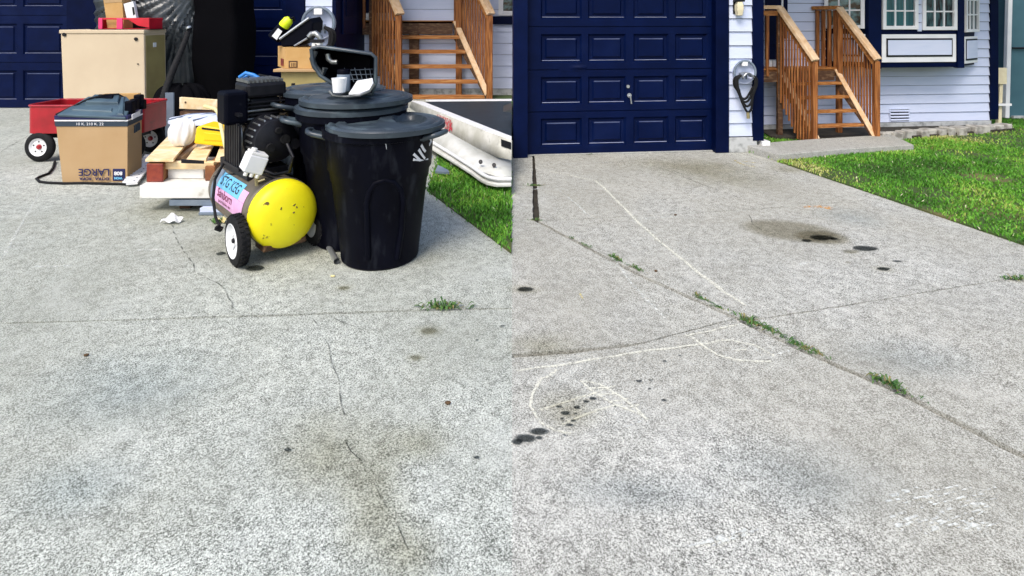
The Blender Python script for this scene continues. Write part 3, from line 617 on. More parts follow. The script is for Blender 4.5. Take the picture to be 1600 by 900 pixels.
garage_door(FL, pcols((346, 378, 385, 442)), rowsM, u2, u3, .01, rowsM[-1][1] + .09, .07, HL, M['navy'])
bx(FL, 'trim_board', (u1 - .01, u2 + .01, 0, TL), -.04, .12, M['navyd'], HL)
bx(FL, 'trim_board', (u0 - .3, u0 + .01, 0, TL), -.04, .12, M['navyd'], HL)
zt = rowsL[-1][1] + .08; bx(FL, 'door_header', (u0, u1 - .012, zt, TL - .02), .0, .12, M['navyd'], HL); bx(FL, 'door_header', (u2 + .012, u3 - .01, zt, TL - .02), .0, .12, M['navyd'], HL)
v0, v1, v2 = FL.uv(463, 60)[0], FL.uv(478, 60)[0], FL.uv(520, 60)[0]
bx(FL, 'trim_board', (u3 - .008, FL.uv(477, 60)[0], 0, TL), -.04, .12, M['navyd'], HL)
mb = MB(FL.M); mb.box(v1, v2, .012, .12, .15, TL); obj('wall', mb, M['lap_shade'], HL)
zl2 = [FL.uv(500, y)[1] for y in [144 - 22.2 * i for i in range(18)]]; zl2 = [z for z in zl2 if z < TL]
lap_wall(FL, v1 + .001, v2 - .001, zl2, 0, HL, M['siding'])
bx(FL, 'foundation', (v1, v2, 0, zl2[0]), -.03, .12, M['found'], HL)
bx(FL, 'corner_board', (v2 + .001, 0.0, .05, TL), -.04, .05, M['navyd'], HL)
mb = MB(FL.M); mb.box(-.08, -.005, .055, DB2, 0, TL); obj('side_wall', mb, M['navyd'], HL)
# front door on the recess return wall
mb = MB(FL.M); mb.box(-.004, .03, .28, 1.1, 1.2, 3.2); fdl = obj('front_door', mb, M['navy'], HL, bevel=.01)
for zz in (1.75, 2.5):
    mb = MB(FL.M); mb.box(.03, .042, .42, .96, zz - .25, zz + .25); obj('panel', mb, M['navyd'], fdl, bevel=.01)
bw0 = -.004; bw1 = FL.uv(800, 60, DB2)[0] + .3
mb = MB(FL.M); mb.box(bw0, bw1, DB2 + .008, DB2 + .12, .1, TL); obj('wall', mb, M['lap_shade'], HL)
zl3 = [FL.uv(700, y, DB2)[1] for y in [139 - 17.7 * i for i in range(22)]]; zl3 = [z for z in zl3 if z < TL]
lap_wall(FL, bw0 + .002, bw1, zl3, DB2, HL, M['siding'])
bx(FL, 'foundation', (bw0, bw1, -.02, zl3[0]), DB2 - .03, DB2 + .12, M['found'], HL)
r2 = FL.rect(571, 612, -80, 20, DB2); bx(FL, 'front_door', r2, DB2 - .05, DB2 - .026, M['navy'], HL)
for y0, y1, m in ((21, 31, 'white'), (32, 51, 'woodl')):
    for xa in (572, 582, 592, 602):
        r2 = FL.rect(xa, xa + 8.5, y0, y1, DB2); bx(FL, 'sill_block' if m == 'white' else 'step_board', r2, DB2 - .08, DB2 - .026, M[m], HL)
# lower part of a white window at the seam side
r2 = FL.rect(779, 801, -60, 24.5, DB2); wf = bx(FL, 'window_frame', (r2[0], r2[0] + .09, r2[2], r2[3]), DB2 - .06, DB2 - .02, M['white'], HL); bx(FL, 'window_sill', (r2[0] + .091, r2[1], r2[2], r2[2] + .09), DB2 - .061, DB2 - .02, M['white'], wf)
bx(FL, 'pane', (r2[0] + .092, r2[1], r2[2] + .092, r2[3]), DB2 - .03, DB2 - .02, M['glassd'], wf, 0)
r2 = FL.rect(770, 801, 25.5, 38, DB2); bx(FL, 'skirt_board', r2, DB2 - .09, DB2 - .02, M['navyd'], HL)
mb = MB(FL.M); mb.hexa([(u0 - .5, -.4, TL + .02), (u0 - .5, -.4, TL + .12), (u0 - .5, 4.5, TL + 1.7), (u0 - .5, 4.5, TL + 1.6)], [(bw1, -.4, TL + .02), (bw1, -.4, TL + .12), (bw1, 4.5, TL + 1.7), (bw1, 4.5, TL + 1.6)]); obj('roof', mb, M['deck'], HL)

# ------------------------------------------------------------------ porch stairs
def stairs(label, A0, A1, dvec, n, rise, ztop, rr, bw, post_h, rail_ext, wall_y, bal_l, bal_r, tread_t, K, worldleft):
    """A0/A1 front posts (left, right) on the ground; dvec run of one tread; K thickness scale"""
    t = thing('porch_stairs', label, 'stairs', tuple((A0 + A1) / 2), 0)
    w = (A1 - A0); wn_ = w.normalized(); up = V((0, 0, 1)); run = dvec * n
    dn = dvec.normalized(); z1 = .28 * rise
    def at(s, k, z): return A0 + w * s + dvec * k + up * z
    slope = up * rise
    # treads
    for i in range(n):
        c0, c1 = at(.07, i, z1 + rise * i), at(.955, i, z1 + rise * i)
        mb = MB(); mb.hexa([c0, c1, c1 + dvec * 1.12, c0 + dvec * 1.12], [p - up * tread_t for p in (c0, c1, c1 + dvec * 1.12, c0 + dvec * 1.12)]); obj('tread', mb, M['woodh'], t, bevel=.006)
    # landing beam and boards
    c0, c1 = at(.07, n, ztop), at(.93, n, ztop)
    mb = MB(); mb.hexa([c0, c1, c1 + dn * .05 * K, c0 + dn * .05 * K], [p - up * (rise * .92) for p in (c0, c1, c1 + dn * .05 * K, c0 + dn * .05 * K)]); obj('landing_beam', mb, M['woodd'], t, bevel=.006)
    left_ext = worldleft
    back = lambda p: V((p.x + (wall_y(p) - p.y) * 0, wall_y(p), p.z))
    nb = 4
    for i in range(nb):
        a0, a1 = at(-left_ext, n, ztop + .012), at(1.0, n, ztop + .012)
        f0, f1 = i / nb, (i + .94) / nb
        q = [a0.lerp(back(a0), f0), a1.lerp(back(a1), f0), a1.lerp(back(a1), f1), a0.lerp(back(a0), f1)]
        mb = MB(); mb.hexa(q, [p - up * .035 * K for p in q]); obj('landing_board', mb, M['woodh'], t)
    # stringers
    for s, nm in ((.035, 'stringer'), (.965, 'stringer')):
        a, b = at(s, -.25, z1 + .02), at(s, n, ztop - .02); hgt = rise * 1.25
        wv = wn_ * .022 * K
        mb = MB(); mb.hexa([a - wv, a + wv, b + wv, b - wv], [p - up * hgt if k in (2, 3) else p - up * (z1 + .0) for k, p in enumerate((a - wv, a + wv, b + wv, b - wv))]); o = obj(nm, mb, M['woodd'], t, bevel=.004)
        c = MB(); a2, b2 = a + up * .014 * K, b + up * .014 * K; wv2 = wn_ * .032 * K
        c.hexa([a2 - wv2, a2 + wv2, b2 + wv2, b2 - wv2], [p - up * .028 * K for p in (a2 - wv2, a2 + wv2, b2 + wv2, b2 - wv2)]); obj('stringer_cap', c, M['woodl'], o, bevel=.005)
    # posts and rails
    for s in (0, 1):
        p = at(s, -.1, 0); mb = MB(); q = (.03 if K < 1.1 else .037) * K
        mb.box(p.x - q, p.x + q, p.y - q, p.y + q, 0, post_h); obj('post', mb, M['wood'], t, bevel=.006)
        a, b = at(s, -.35, post_h + .02), at(s, n + .0, post_h + .02 + rr); 
        mb = MB(); mb.beam(a, b, .12 * K, .04 * K); rail = obj('handrail', mb, M['woodl'], t, bevel=.006)
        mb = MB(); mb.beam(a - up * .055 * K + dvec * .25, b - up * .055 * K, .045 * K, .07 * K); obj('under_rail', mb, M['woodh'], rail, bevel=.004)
        # back post
        pb = at(s, n, 0); mb = MB(); mb.box(pb.x - q, pb.x + q, pb.y - q, pb.y + q, 0, b.z - .03); obj('post', mb, M['wood'] if s else M['woodd'], t, bevel=.006)
        # stair balusters
        cnt = bal_l if s == 0 else bal_r
        for i in range(cnt):
            f = (i + .7) / cnt * n; zt_ = post_h - .02 + rr * (f + .35) / (n + .35) ; zb_ = max(.02, (z1 if s else z1 - rise * .9) + rise * f - rise * (1.1 if s == 0 else .9))
            p = at(-.035 if s == 0 else 1.04, f, 0); h = bw[s] * K; mb = MB(); mb.box(p.x - h, p.x + h, p.y - h * .9, p.y + h * .9, zb_, zt_); obj('baluster', mb, M['wood'], t)
    # side rail of the landing (right) back to the wall
    zr = post_h + .02 + rr
    a = at(1, n, zr); b = V((a.x + (-1.25 if K < 1.1 else -.9) * (wall_y(a) - a.y), wall_y(a) - .01, zr)); b = back(a) + (b - back(a)) * rail_ext
    mb = MB(); mb.beam(a, b, .1 * K, .045 * K); obj('landing_rail', mb, M['woodh'], t, bevel=.005)
    for i in range(4):
        p = a.lerp(b, (i + .6) / 4.3); h = .018 * K; mb = MB(); mb.box(p.x - h, p.x + h, p.y - h, p.y + h, ztop - rise * .6, zr - .03); obj('baluster', mb, M['wood'], t)
    # front rail of the landing to the left of the stair
    a = at(0, n, zr); b = at(-left_ext, n, zr); mb = MB(); mb.beam(a, b, .11 * K, .045 * K); obj('landing_rail', mb, M['woodl'], t, bevel=.005)
    mb = MB(); mb.beam(a - up * .07 * K, b - up * .07 * K, .04 * K, .06 * K); obj('under_rail', mb, M['woodh'], t)
    k = 3 if K < 1.1 else 4
    for i in range(k):
        p = a.lerp(b, (i + .8) / k); h = .016 * K; mb = MB(); mb.box(p.x - h, p.x + h, p.y - h, p.y + h, ztop - rise * .5, zr - .04); obj('baluster', mb, M['brownw'] if K > 1.1 else M['wood'], t)
    c0, c1 = at(-left_ext, n, ztop - .002), at(-.03, n, ztop - .002)
    mb = MB(); mb.hexa([c0, c1, c1 + dn * .04 * K, c0 + dn * .04 * K], [p - up * (rise * .95) for p in (c0, c1, c1 + dn * .04 * K, c0 + dn * .04 * K)]); obj('landing_beam', mb, M['woodd'], t)
    # prop post under the landing
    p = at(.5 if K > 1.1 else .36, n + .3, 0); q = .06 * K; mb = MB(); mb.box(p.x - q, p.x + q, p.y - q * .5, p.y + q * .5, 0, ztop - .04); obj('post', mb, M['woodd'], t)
    return t
A0, A1 = G(1271, 226), G(1368, 222)
# run of the flight: skewed a little to the left as it climbs
wallR = lambda p: (FR.M @ V(((FR.I @ V((p.x, p.y, 0))).x, DB - .03, 0))).y
Yt = 7.16; back_pt = P(1311, 107, Yt); runR = (V((back_pt.x, back_pt.y, 0)) - V((P(1368, 0, A1.y).x, A1.y, 0)))
zt_r = back_pt.z
stairs('cedar porch stairs in the clear, between the lawn walk and the bay window', A0, A1, V((runR.x, runR.y, 0)) / 5, 5, zt_r / 5.28, zt_r, .62, (.0085, .0085), HC - (97 - YH) / FOC * A0.y, .55, wallR, 12, 13, .034, 1.0, .75)
B0, B1 = G(622, 155.5), G(764, 155.5)
bp2 = P(717, 33, 10.95); runL = V((bp2.x, bp2.y, 0)) - V((B1.x, B1.y, 0))
stairs('cedar porch stairs behind the bins, rising from the black panel', B0, B1, V((runL.x, runL.y, 0)) / 5, 5, bp2.z / 5.28, bp2.z, 1.25, (.013, .0125), HC - (24 - YH) / FOC * B0.y, .9, lambda p: 11.06, 9, 12, .07, 1.5, .48)

# ------------------------------------------------------------------ right-hand small things
# hose hangers with hoses
def hose_hanger(F, x, y, r, d, lab1, lab2, grp):
    u, z = F.uv(x, y, d); c = F.M @ V((u, d, z)); s = r / .11
    t = thing('hose_hanger', lab1, 'hose hanger', c, 0, grp); E_ = F.M.to_3x3(); q = lambda a, b, e: c + E_ @ V((a * s, b * s, e * s))
    mb = MB(); n = 28; A = Matrix.Translation(c) @ E_.to_4x4() @ Matrix.Rotation(R(90), 4, 'X')
    mb.lathe([(0.001, .0), (.085 * s, .0), (.1 * s, .014 * s), (.112 * s, .05 * s), (.118 * s, .05 * s), (.118 * s, .02 * s), (.105 * s, -.003), (.001, -.003)], n, A); obj('back_plate', mb, M['siding'], t, smooth=40)
    mb = MB(); pts = [q(.112 * math.cos(a), -.05, .112 * math.sin(a)) for a in [R(-20 + 11 * k) for k in range(21)]]; mb.tube(pts, .012 * s, 8); obj('hoop', mb, M['greyb'], t, smooth=60)
    mb = MB(); mb.beam(q(0, -.03, .085), q(0, -.06, .085), .06 * s, .05 * s); obj('lug', mb, M['white'], t, bevel=.006)
    mb = MB(); mb.grid(lambda a, b: q((-.06 + .12 * a), -.02 - .11 * b, .02 - .05 * (2 * a - 1) ** 2 - .02), 9, 4); obj('cradle', mb, M['galv'], t, solid=.008, smooth=60)
    for k in range(3):
        mb = MB(); xx = -.035 + .035 * k; mb.beam(q(xx, -.012, -.01), q(xx, -.012, -.075), .012 * s, .01 * s); obj('rib', mb, M['greyb'], t)
    h = thing('garden_hose', lab2, 'hose', c, 0, grp + ' hoses')
    mb = MB()
    for k, (wd, dp, sh) in enumerate(((.115, .30, 0), (.105, .34, .01), (.098, .27, -.012), (.09, .40, .02))):
        ctl = [(-.05, -.03), (-wd, -.06), (-wd * 1.02, -.13), (-wd * .72, -dp * .62), (-wd * .34 + sh, -dp * .92), (sh, -dp), (wd * .36 + sh, -dp * .9), (wd * .74, -dp * .6), (wd * 1.02, -.13), (wd, -.06), (.05, -.03)]
        pts = []
        for a, b, c_, d__ in zip([ctl[0]] + ctl[:-2], ctl[:-1], ctl[1:], ctl[2:] + [ctl[-1]]):
            for j in range(4):
                f = j / 4; cr = lambda i: .5 * (2 * b[i] + (c_[i] - a[i]) * f + (2 * a[i] - 5 * b[i] + 4 * c_[i] - d__[i]) * f * f + (3 * b[i] - a[i] - 3 * c_[i] + d__[i]) * f ** 3)
                pts.append(q(cr(0), -.06 - .02 * (k % 2), cr(1)))
        pts.append(q(.05, -.06 - .02 * (k % 2), -.03)); mb.tube(pts, .0115 * s, 7)
    obj('hose_loops', mb, M['rubber'], h, smooth=60)
    mb = MB(); mb.tube([q(.01, -.09, -.40), q(.015, -.09, -.46)], .017 * s, 8); obj('hose_end', mb, M['brass'], h, smooth=40)
hose_hanger(FR, 1160, 112, .118, -.02, 'pale round hose hanger on the siding by the empty driveway', 'black garden hose looped over the hanger by the empty driveway', 'hose hangers on the garage corners')
hose_hanger(FL, 501, 36, .245, -.02, 'pale round hose hanger on the siding behind the cardboard box', 'black garden hose on the hanger behind the bins', 'hose hangers on the garage corners')
# edging of pavers
e0, e1 = G(1382, 222), G(1586, 206); t = thing('garden_edging', 'low row of weathered grey paver blocks along the foundation', 'edging', e0, 0)
n = 15
for i in range(n):
    a, b = e0.lerp(e1, i / n), e0.lerp(e1, (i + .88) / n); d = (b - a).normalized(); nn = V((-d.y, d.x, 0)); k = random.uniform(-.03, .03); h = .1 + random.uniform(-.012, .012)
    a += nn * k; b += nn * (k + random.uniform(-.015, .015)); w = nn * .13
    mb = MB(); mb.hexa([a, b, b + w, a + w], [p + V((0, 0, h + random.uniform(-.006, .006))) for p in (a, b, b + w, a + w)]); obj('edging_block', mb, M['stone'], t, bevel=.012)
bed = [e0.lerp(e1, -.02), e0.lerp(e1, 1.0), V((e1.x, e1.y + .5, 0)), FR.M @ V((bu0, DB, 0)), FR.M @ V((bu0 - .1, DB - .45, 0))]
mb = MB(); mb.prism([(p.x, p.y, .045) for p in bed], (0, 0, -.06)); obj('planting_bed', mb, M['soil'], kind='structure')
# stake with board, pipe and rail
p = G(1560, 197); t = thing('wooden_stake', 'cream timber stake with a square board nailed on top beside the house corner', 'stake', p, 0)
k = FOC / p.y; zf = lambda y: HC - (y - YH) / k
mb = MB(); mb.beam(p, V((p.x + .03, p.y, zf(110))), .05, .045); obj('post', mb, M['creamw'], t, bevel=.005)
mb = MB(); mb.box(p.x - .055, p.x + .075, p.y - .05, p.y - .026, zf(131), zf(105.5)); obj('board', mb, M['creamw'], t, bevel=.004)
c0 = P(1550.5, 163.5, p.y - .06); c1 = P(1580, 163.5, p.y - .06); mb = MB(); mb.beam(c0, c1, .02, .03); obj('cross_bar', mb, M['white'], t)
gn = G(1590, 186)
HN = thing('house', 'slate teal neighbouring building with a white corner post at the right edge', 'house', (gn.x, gn.y, 0), 0)
for i in range(7):
    mb = MB(); mb.box(gn.x - .12 + i * .6, gn.x + .475 + i * .6, gn.y, gn.y + 3, -.02, 3.4); obj('wall_panel', mb, M['tealwall'], HN, bevel=.01)
c0 = G(1573, 183); mb = MB(); mb.beam(P(1571.5, 184, gn.y - .06), P(1580, -140, gn.y - .06), .06, .06); obj('corner_post', mb, M['white'], HN, bevel=.005)
c1_ = P(1582, 75, gn.y - .03); mb = MB(); mb.tube([c1_, c1_ + V((.5, 0, -.005)), c1_ + V((1.5, 0, .01))], .014, 8); obj('wire', mb, M['black'], HN, smooth=40)
mb = MB(); mb.box(gn.x - .1, gn.x + 4, gn.y - .05, gn.y, 0, .05); obj('plinth', mb, M['found'], HN)
q0 = P(1546, 180, gn.y + .5); q1 = P(1577, 180, gn.y + .5); t = thing('fence', 'black boarded side fence between the two houses', 'fence', (q0.x, gn.y + .5, 0), 0)
for i in range(4):
    a, b = q0.x + (q1.x - q0.x) * i / 4, q0.x + (q1.x - q0.x) * (i + .96) / 4; mb = MB(); mb.box(a, b, gn.y + .5, gn.y + .53, 0, 2.6); obj('board', mb, M['black'], t)
# weeds
M['leafy'] = mat('yellow_weed_leaf', (.16, .17, .04), .7, (.24, .19, .08), 30)
def weed(x, y, size, n, lab, tall=1.0):
    jd = V((.57, -.82, 0)) if 880 < x < 1420 and 360 < y < 620 else V((1, 0, 0))
    size *= .72; c = G(x, y); t = thing('weed', lab, 'weed', c, 0, 'weeds growing in the driveway joints'); mb = MB()
    for i in range(n):
        a = random.uniform(0, 2 * math.pi); L = size * random.uniform(.25, 1.0); h = L * random.uniform(.15, .7) * tall; o_ = c + jd * (random.gauss(0, .75) * size) + V((-jd.y, jd.x, 0)) * (random.gauss(0, .13) * size)
        d = V((math.cos(a), math.sin(a), 0)); s_ = V((-d.y, d.x, 0)) * L * .09
        p1 = o_ + d * L * .5 + V((0, 0, h)); p2 = o_ + d * L + V((0, 0, h * .55))
        mb.add([o_ - s_ * .5, o_ + s_ * .5, p1 + s_, p1 - s_, p2], [(0, 1, 2, 3), (3, 2, 4)])
    lv = obj('leaves', mb, M['leaf'], t, fix=False); lv.data.materials.append(M['leafy'])
    for i, p in enumerate(lv.data.polygons): p.material_index = 1 if (i // 2) % 5 == 0 else 0
for x, y, s_, n, lab, tl in ((690, 481, .085, 110, 'large bright grass tuft in the joint in front of the front bin', 1.1), (838, 344, .05, 40, 'small yellow green weed where the joint turns', 1), (833, 290, .07, 50, 'flat dark weed across the upright joint by the garage', .5),
    (893, 372, .035, 24, 'small weed nearest the joint bend', .8), (918, 385, .045, 30, 'second small weed from the joint bend', .8), (961, 404, .06, 60, 'round dark weed beside the joint, above the faint chalk line', 1), (992, 419, .055, 44, 'thin weed next to the round dark weed', .8),
    (1096, 466, .06, 40, 'sparse dry weed before the joint crossing', .5), (1125, 481, .05, 30, 'brownish flat weed just above the joint crossing', .4), (1172, 503, .075, 90, 'long leafy weed at the joint crossing', .8), (1206, 517, .06, 60, 'leafy weed just right of the joint crossing', .7),
    (1246, 539, .06, 70, 'low clover patch touching the chalk loop', .6), (1276, 551, .05, 40, 'low straggling weed below the clover patch', .5), (1393, 604, .07, 90, 'bushy weed tuft alone lower down the long joint', 1.2), (1588, 437, .07, 60, 'weed tuft at the right edge of the driveway', 1), (1176, 233, .12, 90, 'leafy weeds at the foot of the white corner block', 1), (916, 241, .09, 40, 'thin weeds under the garage door left part', .4), (1090, 235, .08, 40, 'thin weeds under the garage door right part', .4)):
    weed(x, y, s_, n, lab, tl)
for i, (x, y) in enumerate(((135, 557), (700, 632), (1025, 425), (1055, 337), (520, 433))):
    c = G(x, y); t = MB(); s_ = .012; t.prism([c + V((s_ * random.uniform(.6, 1.3) * math.cos(a), s_ * .7 * math.sin(a), .003)) for a in [R(60 * k) for k in range(6)]], (0, 0, .008))
    o = obj('pebble' if i != 4 else 'husk', t, M['dead'] if i != 4 else M['cream'], bevel=.003); tag(o, ('dark pebble on the left concrete, above the bluish patch', 'dark pebble right of the brownish smear', 'dark pebble beside the joint weeds', 'dark pebble above the long chalk line', 'pale dry husk in front of the grey pipe')[i], 'debris')

# ------------------------------------------------------------------ the pile: bins
def bin_body(c, rb, rt, h, t, n=48):
    mb = MB(); A = Matrix.Translation(c)
    mb.lathe([(.001, .012), (rb - .02, .012), (rb - .012, 0), (rb, .012), (rb + .004, .06), (rb + (rt - rb) * .6, h * .6), (rb + (rt - rb) * .6 + .008, h * .615), (rt, h - .05), (rt + .02, h - .045), (rt + .022, h), (rt + .006, h), (rt - .01, h * .7), (.001, .05)], n, A)
    return obj('body', mb, M['binb'], t, smooth=35)
def bin_lid(c, r, t, ang, name='lid', m='lid', hmul=1.0):
    nr, nt = 46, 96; vs = []; ca, sa = math.cos(ang), math.sin(ang)
    def hgt(rr, th):
        u = rr * math.cos(th); v = rr * math.sin(th); f = rr
        z = .006 + .006 * math.exp(-((f - .95) / .03) ** 2) - .007 * math.exp(-((f - .87) / .025) ** 2) + .004 * math.exp(-((f - .8) / .03) ** 2) - (.006 if f > .985 else 0)
        dep = 0
        for sg in (1, -1):
            dk = 1 if sg == 1 else .35; e = ((v * sg - .4) / .3) ** 2 + (u / .55) ** 2
            if v * sg > .1: dep = max(dep, dk * min(1, max(0, (1 - e) * 5)) * min(1, (v * sg - .1) * 22))
        return (z + .022 * (1 - f * f) - .045 * dep) * hmul
    prof = [(i / (nr - 1)) for i in range(nr)]
    mb = MB(); vs = []
    for f in prof:
        for k in range(nt):
            th = 2 * math.pi * k / nt; x, y = f * r * math.cos(th), f * r * math.sin(th); vs.append((c.x + x * ca - y * sa, c.y + x * sa + y * ca, c.z + hgt(f, th)))
    for k in range(nt): th = 2 * math.pi * k / nt; vs.append((c.x + (r + .012) * math.cos(th + ang), c.y + (r + .012) * math.sin(th + ang), c.z + .002))
    for k in range(nt): th = 2 * math.pi * k / nt; vs.append((c.x + (r + .012) * math.cos(th + ang), c.y + (r + .012) * math.sin(th + ang), c.z - .026))
    for k in range(nt): th = 2 * math.pi * k / nt; vs.append((c.x + (r - .01) * math.cos(th + ang), c.y + (r - .01) * math.sin(th + ang), c.z - .026))
    fs = [(j * nt + k, j * nt + (k + 1) % nt, (j + 1) * nt + (k + 1) % nt, (j + 1) * nt + k) for j in range(nr + 2) for k in range(nt)]
    mb.add(vs, fs); return obj(name, mb, M[m], t, smooth=50)
def bin_handle(c, ang, rt, h, t, big=1.0):
    d = V((math.cos(ang), math.sin(ang), 0)); s = V((-d.y, d.x, 0)); mb = MB(); z = V((0, 0, 1)); b = c + z * h
    q = lambda a, w, zz: b + d * (rt + a) + s * w + z * zz
    mb.tube([q(-.01, -.07, -.05), q(.07, -.07, -.03), q(.1, -.045, -.022), q(.108, 0, -.018), q(.1, .045, -.022), q(.07, .07, -.03), q(-.01, .07, -.05)], .016 * big, 8)
    mb.hexa([q(-.01, -.06, -.075), q(-.01, .06, -.075), q(-.01, .06, -.035), q(-.01, -.06, -.035)], [q(.085, -.05, -.04), q(.085, .05, -.04), q(.085, .05, -.022), q(.085, -.05, -.022)])
    return obj('handle', mb, M['lid'], t, smooth=50)
c = G(594, 399); BIN1 = c; t = thing('trash_bin', 'front black round trash bin with white paint marks and arched front', 'trash bin', c, 0, 'black trash bins with lids')
body = bin_body(c, .232, .322, .80, t); bin_lid(c + V((.04, -.01, .818)), .345, t, R(-78))
for a in (R(190), R(-18)): bin_handle(c, a, .318, .80, t)
# embossed arch, scuffs and white paint marks on the body
def on_body(px_, py_, off=.004, c=c, rb=.236, rt=.322, h=.8):
    dx = (px_ - XC) / FOC; dz = -(py_ - YH) / FOC; Y = c.y - .3
    for _ in range(30):
        q = V((dx * Y, Y, HC + dz * Y)); rr = rb + (rt - rb) * max(0, min(1, q.z / h)) + off; e = (q - c); e.z = 0; Y += (e.length - rr) * .8
    return q
arch = [(575, 405), (574, 360), (573, 320), (577, 300), (586, 286), (600, 281), (615, 284), (626, 296), (630, 315), (627, 360), (620, 404)]
mb = MB(); mb.tube([on_body(x, y, -.004) for x, y in arch], .018, 6); obj('arch_rib', mb, M['bin'], body, smooth=70)
mb = MB()
for pts in (((644, 249), (655, 250), (666, 248), (674, 245)), ((645, 240), (651, 246), (655, 250)), ((653, 233), (657, 240), (662, 247)), ((657, 226), (660, 232), (663, 236)), ((671, 215), (672, 221), (669, 226))):
    mb.tube([on_body(x, y, .004) for x, y in pts], [.0125] * len(pts), 6)
for pts in (((599, 210), (600, 218), (603, 226), (604, 233)),): mb.tube([on_body(x, y, .004) for x, y in pts], .005, 6)
obj('paint_mark', mb, M['inkw'], body, smooth=60)
c2 = G(533, 372); t = thing('trash_bin', 'tall black round trash bin carrying the black tub and the white cup', 'trash bin', c2, 0, 'black trash bins with lids')
c2v = c2 + V((.075, 0, 0)); bin_body(c2v, .24, .335, .86, t); bin_lid(c2v + V((.0, 0, .885)), .352, t, R(-25)); bin_handle(c2v, R(205), .33, .84, t)
t2 = thing('bin_lid', 'loose slate grey bin lid stacked on the tall black bin', 'lid', c2v + V((.02, 0, .93)), 0)
LID2 = c2v + V((.03, 0, .935)); bin_lid(LID2, .352, t2, R(20)); 
c3 = G(522, 345); t = thing('trash_bin', 'rear black trash bin mostly hidden behind the tall one', 'trash bin', c3, 0, 'black trash bins with lids')
bin_body(c3, .24, .33, .92, t); bin_lid(c3 + V((0, 0, .95)), .35, t, R(10)); bin_handle(c3, R(190), .33, .9, t); bin_handle(c3, R(225), .33, .9, t)
c4 = G(497, 358); t = thing('trash_bin', 'narrow black bin squeezed between the clear bag and the tall bin', 'trash bin', c4, 0, 'black trash bins with lids')
mb = MB(); mb.box(c4.x - .11, c4.x + .16, c4.y - .05, c4.y + .2, 0, .74); obj('body', mb, M['bin'], t, bevel=.02)
mb = MB(); mb.box(c4.x - .115, c4.x + .165, c4.y - .055, c4.y + .205, .742, .77); obj('rim', mb, M['bin'], t, bevel=.01)
# black tub lying on its side on the lids, cup, bottle and white plate
Yk = 3.75; K = FOC / Yk
t = thing('plastic_tub', 'black plastic tub tipped on its side on top of the bin lids', 'tub', P(545, 140, Yk), 0)
o4 = [(486, 76), (500, 73), (580, 84), (587, 90), (587, 130), (582, 148), (540, 144), (500, 118), (489, 100)]
outer = [P(x, y, Yk - .12) for x, y in o4]; cen = sum(outer, V()) / len(outer)
inner = [P(cen_x, cen_y, Yk + .22) for cen_x, cen_y in [(510 + (x - 486) * .68, 82 + (y - 73) * .62) for x, y in o4]]
mb = MB(); n = len(outer); vs = outer + [cen + (p - cen) * .955 + V((0, .0, 0)) for p in outer] + [p for p in inner] + [inner_c + V((0, .02, 0)) for inner_c in [p + (p - sum(inner, V()) / n) * .06 for p in inner]]
fs = [(i, (i + 1) % n, n + (i + 1) % n, n + i) for i in range(n)] + [(n + i, n + (i + 1) % n, 2 * n + (i + 1) % n, 2 * n + i) for i in range(n)] + [(i, 3 * n + i, 3 * n + (i + 1) % n, (i + 1) % n) for i in range(n)] + [tuple(range(2 * n, 3 * n)), tuple(range(4 * n - 1, 3 * n - 1, -1))]
mb.add(vs, fs); obj('shell', mb, M['bin'], t, bevel=.008)
mb = MB(); mb.tube(outer + [outer[0]], .012, 8, cap=False); obj('rim', mb, M['lid'], t, smooth=60)
mb = MB(); mb.tube([P(x, y, Yk - .06) for x, y in ((512, 84), (513, 92), (519, 97), (527, 97))], .018, 8); obj('hand_grip', mb, M['steel'], t, smooth=60)
mb = MB(); mb.tube([P(x, y, Yk - .1) for x, y in ((493, 79), (488, 92), (492, 104), (505, 118), (508, 106))], .02, 8); obj('strap', mb, M['bag'], t, smooth=60)
mb = MB()
for i in range(6): mb.tube([P(538 + i * 8, 106 + (i % 2) * 3, Yk + .02), P(546 + i * 7, 128, Yk + .0)], .0028, 5)
for j in range(3): mb.tube([P(536, 110 + j * 7, Yk + .01), P(584, 108 + j * 8, Yk + .01)], .0028, 5)
t_ = thing('wire_net', 'tangled black wire netting inside the tipped tub', 'netting', P(560, 128, Yk), 0); obj('wires', mb, M['greyb'], t_)
cc = P(530, 144, Yk - .3); t = thing('plastic_cup', 'white plastic cup standing on the lid', 'cup', cc, 0); mb = MB(); mb.lathe([(.001, 0), (.036, 0), (.045, .085), (.041, .085), (.034, .008), (.001, .008)], 24, Matrix.Translation(cc)); obj('cup', mb, M['white'], t, smooth=40)
cc = P(537, 142, Yk - .16); t = thing('bottle', 'dark ribbed jar standing behind the white cup', 'jar', cc, 0); mb = MB(); mb.lathe([(.001, 0), (.04, 0), (.04, .1), (.037, .105)], 20, Matrix.Translation(cc)); obj('jar', mb, M['greyb'], t, smooth=40); mb = MB(); mb.lathe([(.001, .135), (.036, .135), (.039, .13), (.039, .106), (.001, .106)], 20, Matrix.Translation(cc)); obj('lid', mb, M['bin'], t, smooth=40)
t = thing('white_dish', 'white shallow dish with dark rim leaning beside the cup', 'dish', P(565, 145, Yk - .25), 0)
q = [P(x, y, Y_) for x, y, Y_ in ((545, 146, Yk - .32), (558, 126, Yk - .16), (582, 122, Yk - .14), (584, 132, Yk - .2), (578, 140, Yk - .28), (562, 145, Yk - .31))]; mb = MB(); mb.prism(q, (0, 0, -.008)); obj('dish', mb, M['white'], t)
mb = MB(); mb.tube([P(x, y, Yk - .31) for x, y in ((514, 142), (520, 149), (540, 151), (562, 149), (578, 142), (585, 131))], .008, 6); obj('rim', mb, M['steel'], t, smooth=60)

